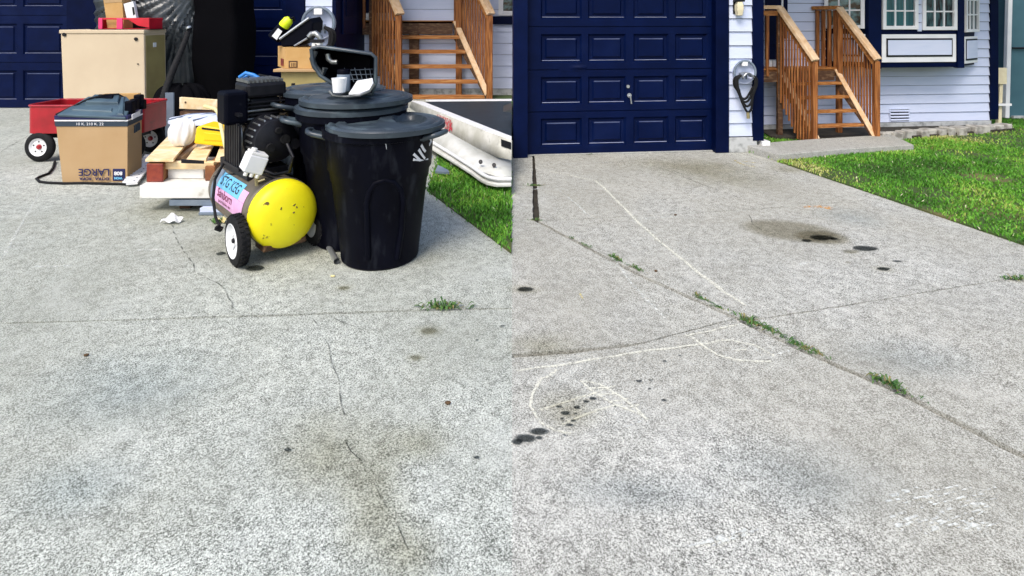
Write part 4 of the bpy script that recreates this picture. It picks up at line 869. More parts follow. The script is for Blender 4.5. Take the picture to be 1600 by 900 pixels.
# ------------------------------------------------------------------ air compressor
psi = R(43); oc = G(444, 404); MC = Matrix.Translation(V((oc.x, oc.y, 0))) @ Matrix.Rotation(psi, 4, 'Z')
t = thing('air_compressor', 'grimy portable air compressor with a yellow tank end and white wheels', 'compressor', oc, psi)
TZ, TR, TLN = .27, .2, .80
AT = MC @ Matrix.Translation(V((0, 0, TZ))) @ Matrix.Rotation(R(-90), 4, 'X')     # lathe axis: local +y (towards the rear)
mb = MB(); mb.lathe([(TR, .03), (TR, TLN), (TR * .94, TLN + .06), (TR * .7, TLN + .11), (.001, TLN + .13)], 48, AT); tank = obj('tank', mb, M['tank'], t, smooth=40)
mb = MB(); mb.lathe([(TR + .003, .045), (TR + .003, .0), (TR * .99, -.016), (TR * .94, -.034), (TR * .8, -.054), (TR * .6, -.068), (TR * .3, -.077), (.001, -.08)], 48, AT); obj('tank_end', mb, M['yellow'], tank, smooth=40)
mb = MB(); mb.lathe([(TR + .002, .075), (TR + .009, .07), (TR + .009, .055), (TR + .002, .05)], 48, AT); obj('weld_seam', mb, M['tank'], tank, smooth=40)
def wheel(lx):
    sgn = -1 if lx < 0 else 1; C_ = MC @ V((lx, .1, .147)); AX = MC @ Matrix.Translation(V((lx, .1, .147))) @ Matrix.Rotation(R(90 * sgn), 4, 'Y')
    mb = MB(); prof = [(.095, -.034)]
    prof += [(.115, -.036), (.138, -.03), (.147, -.016), (.147, .016), (.138, .03), (.115, .036), (.095, .034)]; mb.lathe(prof, 36, AX); w = obj('wheel', mb, M['rubber'], t, smooth=35)
    tr = MB()
    for k in range(30):
        for z_ in (-.014, .014):
            a = 2 * math.pi * (k + (.5 if z_ > 0 else 0)) / 30; e = lambda r_, da, zz: AX @ V((r_ * math.cos(a + da), r_ * math.sin(a + da), zz))
            tr.hexa([e(.145, -.055, z_ - .011), e(.145, .055, z_ - .011), e(.145, .055, z_ + .011), e(.145, -.055, z_ + .011)], [e(.152, -.045, z_ - .009), e(.152, .045, z_ - .009), e(.152, .045, z_ + .009), e(.152, -.045, z_ + .009)])
    obj('tread_lug', tr, M['rubber'], w)
    mb = MB(); mb.lathe([(.001, .02), (.02, .02), (.03, .012), (.05, .008), (.075, .014), (.09, .03), (.098, .037), (.101, .036), (.098, -.03), (.001, -.03)], 36, AX); obj('rim', mb, M['white'], w, smooth=35)
    mb = MB(); mb.lathe([(.001, .032), (.012, .032), (.016, .022), (.016, .015)], 14, AX); obj('hub', mb, M['black'], w, smooth=35)
    for k in range(5):
        tr = MB(); a = 2 * math.pi * k / 5; e = lambda r_, da, zz: AX @ V((r_ * math.cos(a + da), r_ * math.sin(a + da), zz)); tr.prism([e(.04, -.25, .0125), e(.075, -.2, .017), e(.075, .2, .017), e(.04, .25, .0125)], AX.to_3x3() @ V((0, 0, .006))); obj('spoke', tr, M['white'], w)
wheel(-.235); wheel(.235)
mb = MB(MC); mb.cyl((-.22, .1, .147), (.22, .1, .147), .012, n=10); obj('axle', mb, M['steel'], t, smooth=40)
mb = MB(MC)
for sx in (-.12, .12): mb.hexa([(sx - .012, .06, .13), (sx + .012, .06, .13), (sx + .012, .16, .13), (sx - .012, .16, .13)], [(sx - .012, .04, TZ - .1), (sx + .012, .04, TZ - .1), (sx + .012, .2, TZ - .1), (sx - .012, .2, TZ - .1)])
mb.hexa([(-.13, -.02, .075), (.13, -.02, .075), (.13, .12, .075), (-.13, .12, .075)], [(-.12, -.04, .115), (.12, -.04, .115), (.12, .14, .115), (-.12, .14, .115)]); obj('axle_bracket', mb, M['woodd'], t, bevel=.005)
for (ax_, az_, L_, an) in ((.02, .06, .03, .4), (.05, .04, .02, 2.), (-.05, .05, .025, 1.2), (.09, -.03, .03, .2), (.1, -.08, .09, .75), (-.11, .06, .016, 1.5), (.02, .02, .015, .3), (.11, .05, .03, 0), (.085, .035, .02, .6)):
    mb = MB(); p2 = [AT @ V((ax_ + L_ * f * math.cos(an), -(az_ + L_ * f * math.sin(an)), -.08 + .1 * (((ax_ + L_ * f * math.cos(an)) ** 2 + (az_ + L_ * f * math.sin(an)) ** 2) / TR ** 2) ** 1.2 * .62 + .002)) for f in (0, .3, .6, 1)]; mb.tube(p2, [.002, .006, .005, .002], 5); obj('scratch', mb, M['woodd'], tank)
mb = MB(MC); mb.box(-.1, .1, TLN - .1, TLN - .04, .0, TZ - TR + .03); obj('foot', mb, M['rubber'], t, bevel=.01)
# saddle, motor, pump
mb = MB(MC); mb.box(-.13, .13, .26, .8, TZ + TR - .03, TZ + TR + .03); obj('saddle', mb, M['black'], tank, bevel=.006)
mz = .675; AM = MC @ Matrix.Translation(V((.035, .2, mz))) @ Matrix.Rotation(R(-90), 4, 'X')
mb = MB(); mb.lathe([(.001, -.012), (.05, -.012), (.1, .0), (.132, .012), (.138, .03), (.138, .17), (.15, .172), (.15, .2), (.138, .202), (.132, .25), (.001, .25)], 40, AM); motor = obj('motor', mb, M['black'], t, smooth=35)
mb = MB()
for k in range(22):
    a = 2 * math.pi * k / 22; e = lambda r_, yy, da=0: AM @ V((r_ * math.cos(a + da), r_ * math.sin(a + da), yy)); mb.hexa([e(.137, .05, -.04), e(.137, .05, .04), e(.137, .16, .04), e(.137, .16, -.04)], [e(.147, .055, -.03), e(.147, .055, .03), e(.147, .155, .03), e(.147, .155, -.03)])
obj('cooling_rib', mb, M['steel'], motor)
mb = MB()
for rr_, ax_, az_ in ((.03, .04, -.01), (.026, -.05, .03), (.02, .0, -.07)): mb.tube([AM @ V((ax_, az_, -.01)), AM @ V((ax_, az_, -.035))], rr_, 12)
obj('end_boss', mb, M['rubber'], motor, smooth=40)
mb = MB(); mb.tube([AM @ V((.11, .03, -.02)), AM @ V((.1, .03, .22))], .034, 10); obj('capacitor', mb, M['black'], motor, smooth=40)
# pump head with fins
def bxm(name, x0, x1, y0, y1, z0, z1, m, p, bev=.01):
    mb = MB(MC); mb.box(x0 + .05, x1 + .05, y0 - .11, y1 - .11, z0 - (0 if name == 'pump' else .1), z1 - .1); return obj(name, mb, m, p, bevel=bev)
pump = bxm('pump', -.1, .1, .55, .74, TZ + TR + .03, .83, M['black'], t)
for i in range(7):
    z = .84 + i * .026; bxm('fin', -.13, .13, .52, .77, z, z + .012, M['steel'] if i in (2, 4) else M['black'], pump, .003)
bxm('cylinder', -.1, .1, .55, .74, .831, 1.03, M['black'], pump, .02); bxm('pump_head', -.13, .13, .52, .77, 1.032, 1.13, M['black'], pump, .02)
mb = MB(MC)
for i in range(9): mb.box(-.07 + i * .027, -.058 + i * .027, .42, .65, 1.031, 1.05)
obj('head_rib', mb, M['steel'], pump)
bxm('air_filter', -.28, -.135, .47, .64, .88, 1.09, M['bin'], pump, .02)
# belt guard
mb = MB(MC)
for i in range(9): mb.box(-.165, -.15, .3 + i * .034, .318 + i * .034, .52, .84 - abs(i - 5) * .012)
mb.box(-.17, -.145, .29, .6, .84, .86); mb.box(-.17, -.145, .29, .6, .5, .52); obj('belt_guard', mb, M['black'], t)
mb = MB(); mb.lathe([(.001, 0), (.14, 0), (.14, .02), (.001, .02)], 30, MC @ Matrix.Translation(V((-.142, .5, .68))) @ Matrix.Rotation(R(90), 4, 'Y')); obj('flywheel', mb, M['steel'], t, smooth=40)
# pressure switch box, tilted
AP = Matrix.Translation(P(397, 254, 3.45)) @ Matrix.Rotation(R(28), 4, 'Y') @ Matrix.Rotation(R(38), 4, 'Z') @ Matrix.Rotation(R(-12), 4, 'X')
mb = MB(AP); mb.box(-.058, .058, -.05, .05, -.055, .05); sw = obj('pressure_switch', mb, M['white'], t, bevel=.008)
mb = MB(AP); mb.box(-.052, .052, -.045, .045, .051, .066); mb.cyl((-.03, .0, .066), (-.03, 0, .085), .018, n=12); obj('switch_lid', mb, M['whiteb'], sw, bevel=.004)
mb = MB(AP)
for i in range(3): mb.cyl((-.035 + i * .035, -.04, -.055), (-.035 + i * .035, -.04, -.075), .012, n=10)
obj('port', mb, M['whiteb'], sw, smooth=40)
mb = MB(); mb.tube([P(398, 268, 3.5), P(401, 278, 3.52), P(402, 290, 3.52)], .014, 8); mb.tube([P(402, 284, 3.52), P(415, 280, 3.52)], .01, 8); obj('valve', mb, M['brass'], sw, smooth=40)
mb = MB(); mb.tube([P(*q) for q in ((402, 262, 3.62), (430, 273, 3.6), (452, 268, 3.55), (458, 245, 3.5), (449, 225, 3.55))], .011, 8); obj('discharge_pipe', mb, M['black'], t, smooth=60)
mb = MB(); mb.tube([MC @ V(q) for q in ((.16, .7, TZ + .14), (.19, .4, TZ + .1), (.185, .06, TZ + .1))], .007, 6); mb.tube([MC @ V(q) for q in ((-.03, .07, TZ + TR + .004), (-.05, .3, TZ + TR), (-.12, .5, TZ + TR * .84), (-.17, .8, TZ + .1))], .005, 6); obj('cable', mb, M['rubber'], t, smooth=60)
mb = MB(); mb.tube([P(*q) for q in ((352, 250, 3.95), (336, 280, 3.75), (333, 310, 3.62), (337, 340, 3.5), (343, 352, 3.45), (337, 357, 3.44))], .009, 7); cb = obj('power_cord', mb, M['rubber'], t, smooth=60)
mb = MB(); mb.beam(P(337, 355, 3.47), P(347, 359, 3.47), .03, .025); obj('plug', mb, M['rubber'], cb, bevel=.004)
mb = MB(); mb.tube([P(*q) for q in ((320, 166, 4.5), (336, 170, 4.4), (341, 176, 4.35), (346, 200, 4.25), (352, 228, 4.15), (357, 247, 4.05))], .014, 8); obj('lift_handle', mb, M['cream'], t, smooth=60)
# sticker wrapped on the tank
def on_tank(yl, ph, off=.002): rr = TR + off; return MC @ V((-rr * math.cos(ph), yl, TZ + rr * math.sin(ph)))
def wrap(name, y0, y1, p0, p1, m, off=.0025):
    mb = MB(); mb.grid(lambda a, b: on_tank(y0 + (y1 - y0) * a, p0 + (p1 - p0) * b, off), 6, 10); return obj(name, mb, m, tank, smooth=60)
stk = wrap('sticker', .14, .66, R(-8), R(20), M['pinkst']); wrap('sticker', .24, .66, R(20.3), R(48), M['skyb']); wrap('sticker', .14, .2395, R(20.3), R(40), M['pinkst']); wrap('sticker', .661, .76, R(-8), R(50), M['greyb'])
lettering('lettering', 'STG KEG', .085, (0, 0, 0), (1, 0, 0), (0, 1, 0), M['inkb'], tank, width=.34, bold=.001, fn=lambda x, y: on_tank(.45 - x, R(34) + y / TR, .004))
lettering('lettering', 'Sanborn', .07, (0, 0, 0), (1, 0, 0), (0, 1, 0), M['maroon'], tank, width=.29, bold=.001, fn=lambda x, y: on_tank(.47 - x, R(12) + y / TR, .004))
lettering('lettering', 'portable air', .03, (0, 0, 0), (1, 0, 0), (0, 1, 0), M['maroon'], tank, width=.24, fn=lambda x, y: on_tank(.46 - x, R(-1) + y / TR, .004))
# pipe on the ground, scrap and debris
mb = MB(); a, b = G(509, 378, .02), G(526, 408, .02); mb.tube([a, b], .017, 12, cap=False); mb.tube([b, a], .012, 12, cap=False); o = obj('metal_pipe', mb, M['galv'], smooth=40); tag(o, 'short grey metal pipe on the concrete between compressor and front bin', 'pipe')
q = G(267, 349); t = thing('paper_scrap', 'crumpled white paper scrap on the concrete before the boards', 'paper', q, 0); mb = MB(); mb.grid(lambda a, b: q + V((-.06 + .12 * a + .012 * b, -.03 + .06 * b, .006 + .05 * abs(math.sin(2.2 * a + .6)) * (.4 + .6 * b) + .012 * math.sin(9 * a + 5 * b))), 8, 5); obj('sheet', mb, M['white'], t, solid=.002)
for k, (x, y, m, lab) in enumerate(((347, 349, 'cream', 'yellowish crumpled wrapper behind the white compressor wheel'), (337, 350, 'leaf', 'small green wrapper next to the power plug'))):
    q = G(x, y); mb = MB(); mb.grid(lambda a, b: q + V((-.035 + .07 * a, -.02 + .05 * b, .004 + .035 * abs(math.sin(4 * a + 3 * b + k)))), 7, 6); o = obj('wrapper', mb, M[m], solid=.002); tag(o, lab, 'wrapper')

# ------------------------------------------------------------------ boards and pallet
def slabbox(x0, x1, ytop, ybot, Yf, Yb, dx=0, m='whiteb', par=None, name='board', bev=.004):
    a0, a1 = P(x0, ybot, Yf), P(x1, ybot, Yf); h = (ybot - ytop) / FOC * Yf; s = V((dx, Yb - Yf, 0)); up = V((0, 0, h)); mb = MB()
    mb.hexa([a0, a1, a1 + s, a0 + s], [p + up for p in (a0, a1, a1 + s, a0 + s)]); return obj(name, mb, M[m], par, bevel=bev)
zb1 = G(335, 337)
t = thing('grey_board', 'lowest short slate grey board in front of the pallet', 'board', G(335, 337), 0); slabbox(310, 362, 332.5, 337, zb1.y, zb1.y + .5, -.1, 'greyb', t)
mb = MB(); a = G(311, 336); mb.box(a.x + .004, a.x + .25, zb1.y - .002 + .02, zb1.y + .45, .021, .05); obj('batten', mb, M['siding'], t)
Y2 = zb1.y + .06; z2 = .052; t = thing('grey_board', 'long slate grey board under the white slab', 'board', P(265, 322, Y2), 0)
mb = MB(); x0, x1 = P(264, 0, Y2).x, P(350, 0, Y2).x; mb.box(x0, x1, Y2 + .001, Y2 + .7, z2, z2 + .045); obj('board', mb, M['greyb'], t, bevel=.004)
mb = MB(); mb.box(x0 + .02, x0 + .1, Y2 + .1, Y2 + .7, 0.001, z2 - .001); obj('block', mb, M['woodd'], t)
Y3 = 4.3; kk = FOC / Y3; z31 = HC - (290 - YH) / kk; z30 = HC - (310 - YH) / kk; z30 = max(z30, .099)
t = thing('white_slab', 'thick white board lying flat under the broken pallet', 'board', P(276, 310, Y3), 0)
mb = MB(); x0, x1 = P(218, 0, Y3).x, P(352, 0, Y3).x; s = V((-.1, .9, 0))
mb.hexa([V((x0, Y3, z30)), V((x1, Y3, z30)), V((x1, Y3, z30)) + s, V((x0, Y3, z30)) + s], [V((x0, Y3, z31)), V((x1, Y3, z31)), V((x1, Y3, z31)) + s, V((x0, Y3, z31)) + s]); obj('board', mb, M['whiteb'], t, bevel=.004)
Yp = 4.42; kp = FOC / Yp; zt_ = lambda y, Y: HC - (y - YH) / FOC * Y
t = thing('pallet', 'broken pine pallet with a red stained end block on the white board', 'pallet', P(280, 288, Yp), 0)
base = z31 + .002; top = zt_(250, Yp)
def blockbeam(x0, x1, Yf, dep, dx, m, z0, z1, name, par=t):
    a0, a1 = P(x0, 0, Yf).x, P(x1, 0, Yf).x; mb = MB(); q = [V((a0, Yf, z0)), V((a1, Yf, z0)), V((a1 + dx, Yf + dep, z0)), V((a0 + dx, Yf + dep, z0))]; mb.hexa(q, [p + V((0, 0, z1 - z0)) for p in q]); return obj(name, mb, m, par, bevel=.006)
st = top - .02; DX = -.26
blockbeam(229, 255, Yp - .02, 1.15, DX * 1.15, M['brownw'], base, st - .002, 'stringer'); b_ = blockbeam(228.5, 254.5, Yp - .034, .012, 0, M['endred'], base, st - .002, 'end_face')
blockbeam(320, 336, Yp, 1.1, DX * 1.1, M['brownw'], base, st - .03, 'stringer')
blockbeam(268, 284, Yp + .3, .8, DX * .8, M['woodl'], base, st - .03, 'stringer')
blockbeam(256, 334, Yp + .03, .05, 0, M['pine'], st - .06, st - .003, 'cross_rail'); blockbeam(262, 318, Yp + .06, .02, 0, M['whiteb'], base, st - .062, 'face_board')
def plank(xa0, xa1, ya, Ya, xb0, xb1, yb_, Yb_, th=.022, m='pine', name='plank'):
    q = [P(xa0, ya, Ya), P(xa1, ya, Ya), P(xb1, yb_, Yb_), P(xb0, yb_, Yb_)]; mb = MB(); mb.hexa([p - V((0, 0, th)) for p in q], q); return obj(name, mb, M[m], t, bevel=.003)
Yb_ = 5.5; ybk = YH + (HC - top) * FOC / Yb_
plank(227, 271, 248.5, Yp - .02, 268, 306, ybk, Yb_); plank(291, 322, 248.5, Yp + .04, 322, 343, ybk, Yb_); plank(336, 352, 249, Yp, 352, 366, ybk, Yb_)
bb = [P(x, y, 4.40) for x, y in ((283, 249), (318, 251.5), (318, 256), (283, 255))]; mb = MB(); mb.prism(bb, (0, .01, 0)); obj('latch_plate', mb, M['black'], t)
# things on the pallet
q = P(286, 228, 4.72); t2 = thing('white_bag', 'plump white plastic bag on the pallet beside the yellow case', 'bag', q, 0); mb = MB()
mb.grid(lambda a, b: P(285, 206, 4.85) + V((.105 * math.cos(2 * math.pi * a) * math.sin(math.pi * (.02 + .96 * b)) ** .8 * (1 + .09 * math.sin(3 * a * 6.283 + 6 * b) + .05 * math.sin(11 * a * 6.283 + 9 * b) + .04 * math.sin(5 * a * 6.283 - 14 * b)), .09 * math.sin(2 * math.pi * a) * math.sin(math.pi * (.02 + .96 * b)) * (1 + .06 * math.sin(9 * a * 6.283 + 5 * b)), .116 * math.cos(math.pi * b) + .012 * math.sin(4 * a * 6.283 + 2) * math.sin(3.14 * b))), 72, 36, True); obj('bag', mb, M['white'], t2, smooth=80)
Yy = 4.75; t2 = thing('yellow_case', 'bright yellow plastic case on the pallet', 'case', P(332, 228, Yy), 0)
mb = MB(); f = [P(x, y, Yy) for x, y in ((302, 225), (306, 199), (314, 196), (352, 202), (363, 227), (356, 230), (330, 228))]; mb.prism(f, (.03, .16, .01)); ycs = obj('shell', mb, M['yelp'], t2, bevel=.014, seg=3)
mb = MB(); mb.prism([P(x, y, Yy - .006) for x, y in ((318, 207), (348, 210), (351, 221), (318, 219))], (0, .01, 0)); obj('recess', mb, M['yelp'], ycs, bevel=.004)
mb = MB(); mb.prism([P(x, y, Yy - .003) for x, y in ((315, 199), (345, 203), (345, 205.5), (315, 202))], (0, .03, 0)); obj('vent_strip', mb, M['black'], ycs)
q = P(318, 190, 5.4); t2 = thing('storage_tub', 'pale grey oval tub lid behind the yellow case', 'tub', V((q.x, q.y, 0)), 0)
cz = zt_(186, 5.4); mb = MB(); A = Matrix.Translation(V((q.x, 5.4, 0))) @ Matrix.Diagonal(V((1.35, .75, 1, 1))); mb.lathe([(.001, 0.0), (.2, 0), (.22, cz - .03), (.22, cz - .02)], 40, A); obj('body', mb, M['bin'], t2, smooth=40)
mb = MB(); mb.lathe([(.001, cz + .05), (.12, cz + .045), (.19, cz + .02), (.225, cz + .015), (.235, cz), (.235, cz - .03), (.22, cz - .03)], 40, A); ld = obj('lid', mb, M['siding'], t2, smooth=50)
mb = MB()
for i in range(3): mb.tube([V((q.x - .24 + .12 * i, 5.34 - .12, cz + .02)), V((q.x - .1 + .13 * i, 5.4, cz + .05)), V((q.x + .05 + .1 * i, 5.47, cz + .045))], .006, 6)
obj('lid_rib', mb, M['greyb'], ld, smooth=60)
Yw = 5.9; t2 = thing('wood_plank', 'knotty pine board standing on edge behind the grey tub', 'plank', P(315, 165, Yw), 0); mb = MB(); f = [P(x, y, Yw) for x, y in ((280, 170), (280, 152), (352, 157), (352, 173))]; mb.prism(f, (0, .04, 0)); pl = obj('plank', mb, M['pine'], t2, bevel=.004)
mb = MB(); mb.cyl(P(290, 160, Yw - .004), P(290, 160, Yw + .01), .011, n=10); obj('knot', mb, M['woodd'], pl)
mb = MB(); f0 = [P(x, y, Yw) for x, y in ((281, 173), (352, 174))]; mb.box(f0[0].x, f0[1].x, Yw + .0, Yw + .2, .0, f0[1].z); obj('support', mb, M['woodd'], t2)
# slotted white strips beside the big box
t2 = thing('slotted_strip', 'white slotted metal shelf strip on the ground beside the large box', 'strip', G(207, 283), 0); a, b = G(206, 287, .03), G(240, 243, .05); d = (b - a); mb = MB(); mb.beam(a, b, .085, .018); sp = obj('strip', mb, M['white'], t2)
mb = MB()
for i in range(15):
    p = a + d * ((i + .5) / 15); s_ = V((-.05, 0, 0)); mb.beam(p, p + V((-.075, -.01, .012)), .03, .014)
obj('tooth', mb, M['white'], t2)
mb = MB()
for i in range(10): p = a + d * ((i + .5) / 10) + V((.01, 0, .011)); mb.cyl(p, p + V((0, 0, .003)), .006, n=8)
obj('slot', mb, M['greyb'], t2)

# ------------------------------------------------------------------ large carton with its lid, cabinet, wagon
Yc = G(145, 285).y; kx = lambda x, Y: (x - XC) / FOC * Y
t = thing('cardboard_box', 'large tan moving carton with upside down lettering beside the red wagon', 'box', V((kx(145, Yc), Yc, 0)), 0)
x0, x1 = kx(94, Yc), kx(199, Yc); zt1 = zt_(186, Yc); dep = .34; DX = -.11
mb = MB(); mb.hexa([(x0 + .02, Yc, 0), (x1, Yc, 0), (x1 + .02 + DX, Yc + dep, 0), (x0 + .02 + DX, Yc + dep, 0)], [(x0 - .035, Yc - .01, zt1), (x1 + .01, Yc - .01, zt1), (x1 + .02 + DX, Yc + dep, zt1), (x0 - .02 + DX, Yc + dep, zt1)]); carton = obj('carton', mb, M['card'], t, bevel=.004)
FCb = Frame((0, Yc - .012), 0)
def band(y0, y1, m, off=.0):
    mb = MB(); z0, z1 = zt_(y1, Yc), zt_(y0, Yc); o = .004 + off; l0 = x0 + .02 - .055 * (z0 / zt1) - o; l1 = x0 + .02 - .055 * (z1 / zt1) - o
    mb.hexa([(l0, Yc - .011 - o, z0), (x1 + .008 + o, Yc - .011 - o, z0), (x1 + .022 + o + DX, Yc + dep + o, z0), (l0 + DX, Yc + dep + o, z0)], [(l1, Yc - .011 - o, z1), (x1 + .011 + o, Yc - .011 - o, z1), (x1 + .022 + o + DX, Yc + dep + o, z1), (l1 + DX, Yc + dep + o, z1)]); return obj('printed_band', mb, M[m], carton)
band(180.5, 186.5, 'ink'); band(187, 189, 'inkw', .001); band(189.5, 197, 'inkb')
def letter_up(body, xm, ym, wpx, hpx, m, off=.006):
    c = V((kx(xm, Yc), Yc - .010 - off, zt_(ym, Yc))); lettering('lettering', body, hpx / FOC * Yc * 1.38, c, (-1, 0, 0), (0, 0, -1), m, carton, width=wpx / FOC * Yc, bold=.0015, off=.001)
mk = MB(); mk.box(kx(176.5, Yc), kx(196, Yc), Yc - .006, Yc + .01, zt_(282.5, Yc), zt_(263.5, Yc)); obj('logo_square', mk, M['ink'], carton, bevel=.004)
letter_up('LARGE', 149, 268, 48, 11, M['ink'], .004); letter_up('EXTRA . ROPA', 149.5, 278.5, 47, 4, M['ink'], .004)
letter_up('808', 186.5, 270, 13, 5.5, M['inkw'], .004); letter_up('WON', 186.5, 277.5, 13, 3.5, M['skyb'], .004)
c = V((kx(143, Yc), Yc - .022, zt_(193.2, Yc))); lettering('lettering', '10 K. 210 K. 22', 4.2 / FOC * Yc * 1.38, c, (1, 0, 0), (0, 0, 1), M['inkw'], carton, width=42 / FOC * Yc, off=.001)
mb = MB(); q = V((kx(193, Yc), Yc - .004, zt_(236, Yc))); mb.cyl(q, q + V((0, .01, 0)), .009, n=10); obj('hole', mb, M['black'], carton)
sa, sb_ = V((x1 + .018, Yc + .03, 0)), V((x1 + .026 + DX, Yc + dep - .03, 0)); ov = V((.006, .002, 0)); zz = V((0, 0, 1))
mb = MB(); mb.hexa([sa + zz * zt_(188, Yc), sa + ov + zz * zt_(188, Yc), sb_ + ov + zz * zt_(188, Yc), sb_ + zz * zt_(188, Yc)], [sa + zz * zt_(180, Yc), sa + ov + zz * zt_(180, Yc), sb_ + ov + zz * zt_(180, Yc), sb_ + zz * zt_(180, Yc)]); obj('label', mb, M['inkw'], carton)
mb = MB()
for f in (.25, .42, .6, .75):
    pz = sa.lerp(sb_, f) + ov; mb.tube([pz + zz * zt_(199, Yc), pz + V((.003, 0, 0)) + zz * zt_(206 + 3 * math.sin(f * 20), Yc), pz + zz * zt_(211, Yc)], .008, 6)
obj('printed_mark', mb, M['inkb'], carton)
# slate lid leaning on the carton, high at the back
t = thing('tote_lid', 'slate grey moulded tote lid tilted on top of the large carton', 'lid', V((kx(150, Yc), Yc, zt1)), 0)
L4 = [P(89, 178.5, Yc - .03), P(196, 184, Yc - .03), P(207, 160, Yc + .2), P(197, 150, Yc + .34), P(138, 150.5, Yc + .36)]
mb = MB(); mb.prism(L4, (0, .006, -.022)); ldt = obj('lid_plate', mb, M['teal'], t, bevel=.007)
def lp(a, b): return L4[0].lerp(L4[1], a).lerp(L4[4].lerp(L4[3], a), b)
def on_lid(name, a0, a1, b0, b1, h, m='teal', bev=.006, tap=.03):
    nrm = (L4[1] - L4[0]).cross(L4[4] - L4[0]).normalized(); mb = MB(); q0 = [lp(a0, b0), lp(a1, b0), lp(a1, b1), lp(a0, b1)]; q1 = [lp(a0 + tap, b0 + tap), lp(a1 - tap, b0 + tap), lp(a1 - tap, b1 - tap), lp(a0 + tap, b1 - tap)]
    mb.hexa([p - nrm * .004 for p in q0], [p + nrm * h for p in q1]); return obj(name, mb, M[m], ldt, bevel=bev)
on_lid('rib', .12, .8, .16, .36, .018); on_lid('raised_panel', .2, .88, .5, .95, .035); on_lid('handle_recess', .35, .75, .66, .88, .05, 'bin'); on_lid('ledge', .86, .99, .05, .9, .02)
mb = MB()
for x, y, Y_, s_ in ((203, 166, Yc + .1, .05), (210, 162, Yc + .16, .045), (217, 156, Yc + .24, .05), (222, 162, Yc + .26, .04)): p = P(x, y, Y_); mb.box(p.x - s_ * .7, p.x + s_ * .7, p.y - .03, p.y + .03, p.z - s_ * 1.3, p.z + s_)
obj('latch', mb, M['bin'], ldt, bevel=.012)
mb = MB(); mb.tube([P(x, y, Yc + .1 + (x - 90) * .002) for x, y in ((87, 179), (110, 168), (140, 154), (165, 148), (185, 147), (195, 153))], .008, 6); o = obj('extension_cord', mb, M['rubber'], smooth=60); tag(o, 'thin black cord draped over the tote lid', 'cord')
mb = MB(); mb.prism([P(x, y, Yc + .42) for x, y in ((158, 152), (160, 147), (215, 146), (222, 160), (205, 165))], (0, .05, 0)); o = obj('orange_board', mb, M['cardl'], bevel=.004); tag(o, 'orange brown carton flap showing behind the tote lid', 'cardboard')
# black cord on the ground
mb = MB(); mb.tube([G(*q, .012) for q in ((86, 252), (83, 262), (76, 271), (62, 276), (57, 279), (62, 284), (75, 285.5), (100, 286.5), (130, 286), (165, 287), (200, 288))], .011, 7); o = obj('power_cord', mb, M['rubber'], smooth=60); tag(o, 'black power cord curling on the concrete around the large carton', 'cord')
# beige cabinet
Yb = G(250, 206).y; t = thing('metal_cabinet', 'tall beige enamelled metal cabinet with black screws', 'cabinet', V((kx(160, Yb), Yb, 0)), 0)
x0, x1 = kx(97, Yb), kx(225, Yb); zc = zt_(52, Yb); dp = .46
mb = MB(); mb.hexa([(x0 + .03, Yb, 0), (x1 + .02, Yb, 0), (x1 + .02, Yb + dp, 0), (x0 + .03, Yb + dp, 0)], [(x0 - .02, Yb, zc), (x1, Yb, zc), (x1, Yb + dp, zc), (x0 - .02, Yb + dp, zc)]); cab = obj('cabinet_body', mb, M['beige'], t, bevel=.012)
mb = MB(); mb.box(x0 - .032, x1 + .008, Yb - .012, Yb + dp + .01, zc - .003, zc + .045); obj('top_cap', mb, M['beige'], t, bevel=.008)
mb = MB(); mb.hexa([(x1 + .021, Yb + .03, .03), (x1 + .026, Yb + .03, .03), (x1 + .026, Yb + dp - .03, .03), (x1 + .021, Yb + dp - .03, .03)], [(x1 + .002, Yb + .03, zc - .03), (x1 + .007, Yb + .03, zc - .03), (x1 + .007, Yb + dp - .03, zc - .03), (x1 + .002, Yb + dp - .03, zc - .03)]); obj('side_panel', mb, M['olive'], t)
for x, y, r in ((101, 54, .024), (213, 61, .022), (216, 100, .008)):
    p = P(x, y, Yb); mb = MB(); mb.cyl((p.x, Yb - .014, p.z), (p.x, Yb + .01, p.z), r, n=14); obj('screw', mb, M['black'], cab, smooth=40)
p = P(250, 70, Yb + .2); mb = MB(); mb.box(x1 + .006, x1 + .02, p.y - .03, p.y + .03, p.z - .03, p.z + .03); obj('catch', mb, M['white'], cab, bevel=.004)
# red crate and small box on the cabinet
zc2 = zc + .047; Yr = Yb + .12; t = thing('red_crate', 'open red plastic crate on top of the beige cabinet', 'crate', V((kx(192, Yr), Yr, zc2)), 0)
x0, x1 = kx(154, Yr), kx(233, Yr); zr1 = zt_(28, Yr); dpt = .3
mb = MB(); mb.box(x0 + .01, x1 - .01, Yr + .01, Yr + dpt, zc2, zc2 + .012); obj('base', mb, M['redp'], t)
mb = MB(); mb.box(x0, x1, Yr, Yr + .012, zr1 - .022, zr1); mb.box(x0, x1, Yr + dpt - .012, Yr + dpt, zr1 - .03, zr1); mb.box(x0, x0 + .012, Yr + .012, Yr + dpt - .012, zc2, zr1 - .001); mb.box(x1 - .012, x1, Yr + .012, Yr + dpt - .012, zc2, zr1 - .001)
mb.prism([(kx(200, Yr), Yr + .001, zr1 - .022), (x1, Yr + .001, zr1 - .022), (x1, Yr + .001, zc2 + .02), (kx(215, Yr), Yr + .001, zc2 + .05)], (0, .01, 0)); obj('sides', mb, M['redp'], t, bevel=.003)
for xa in (154, 182.5): mb = MB(); mb.box(kx(xa, Yr), kx(xa + (6 if xa < 160 else 9), Yr), Yr - .006, Yr + .01, zc2, zr1 - .003); obj('upright', mb, M['pink'], t, bevel=.003)
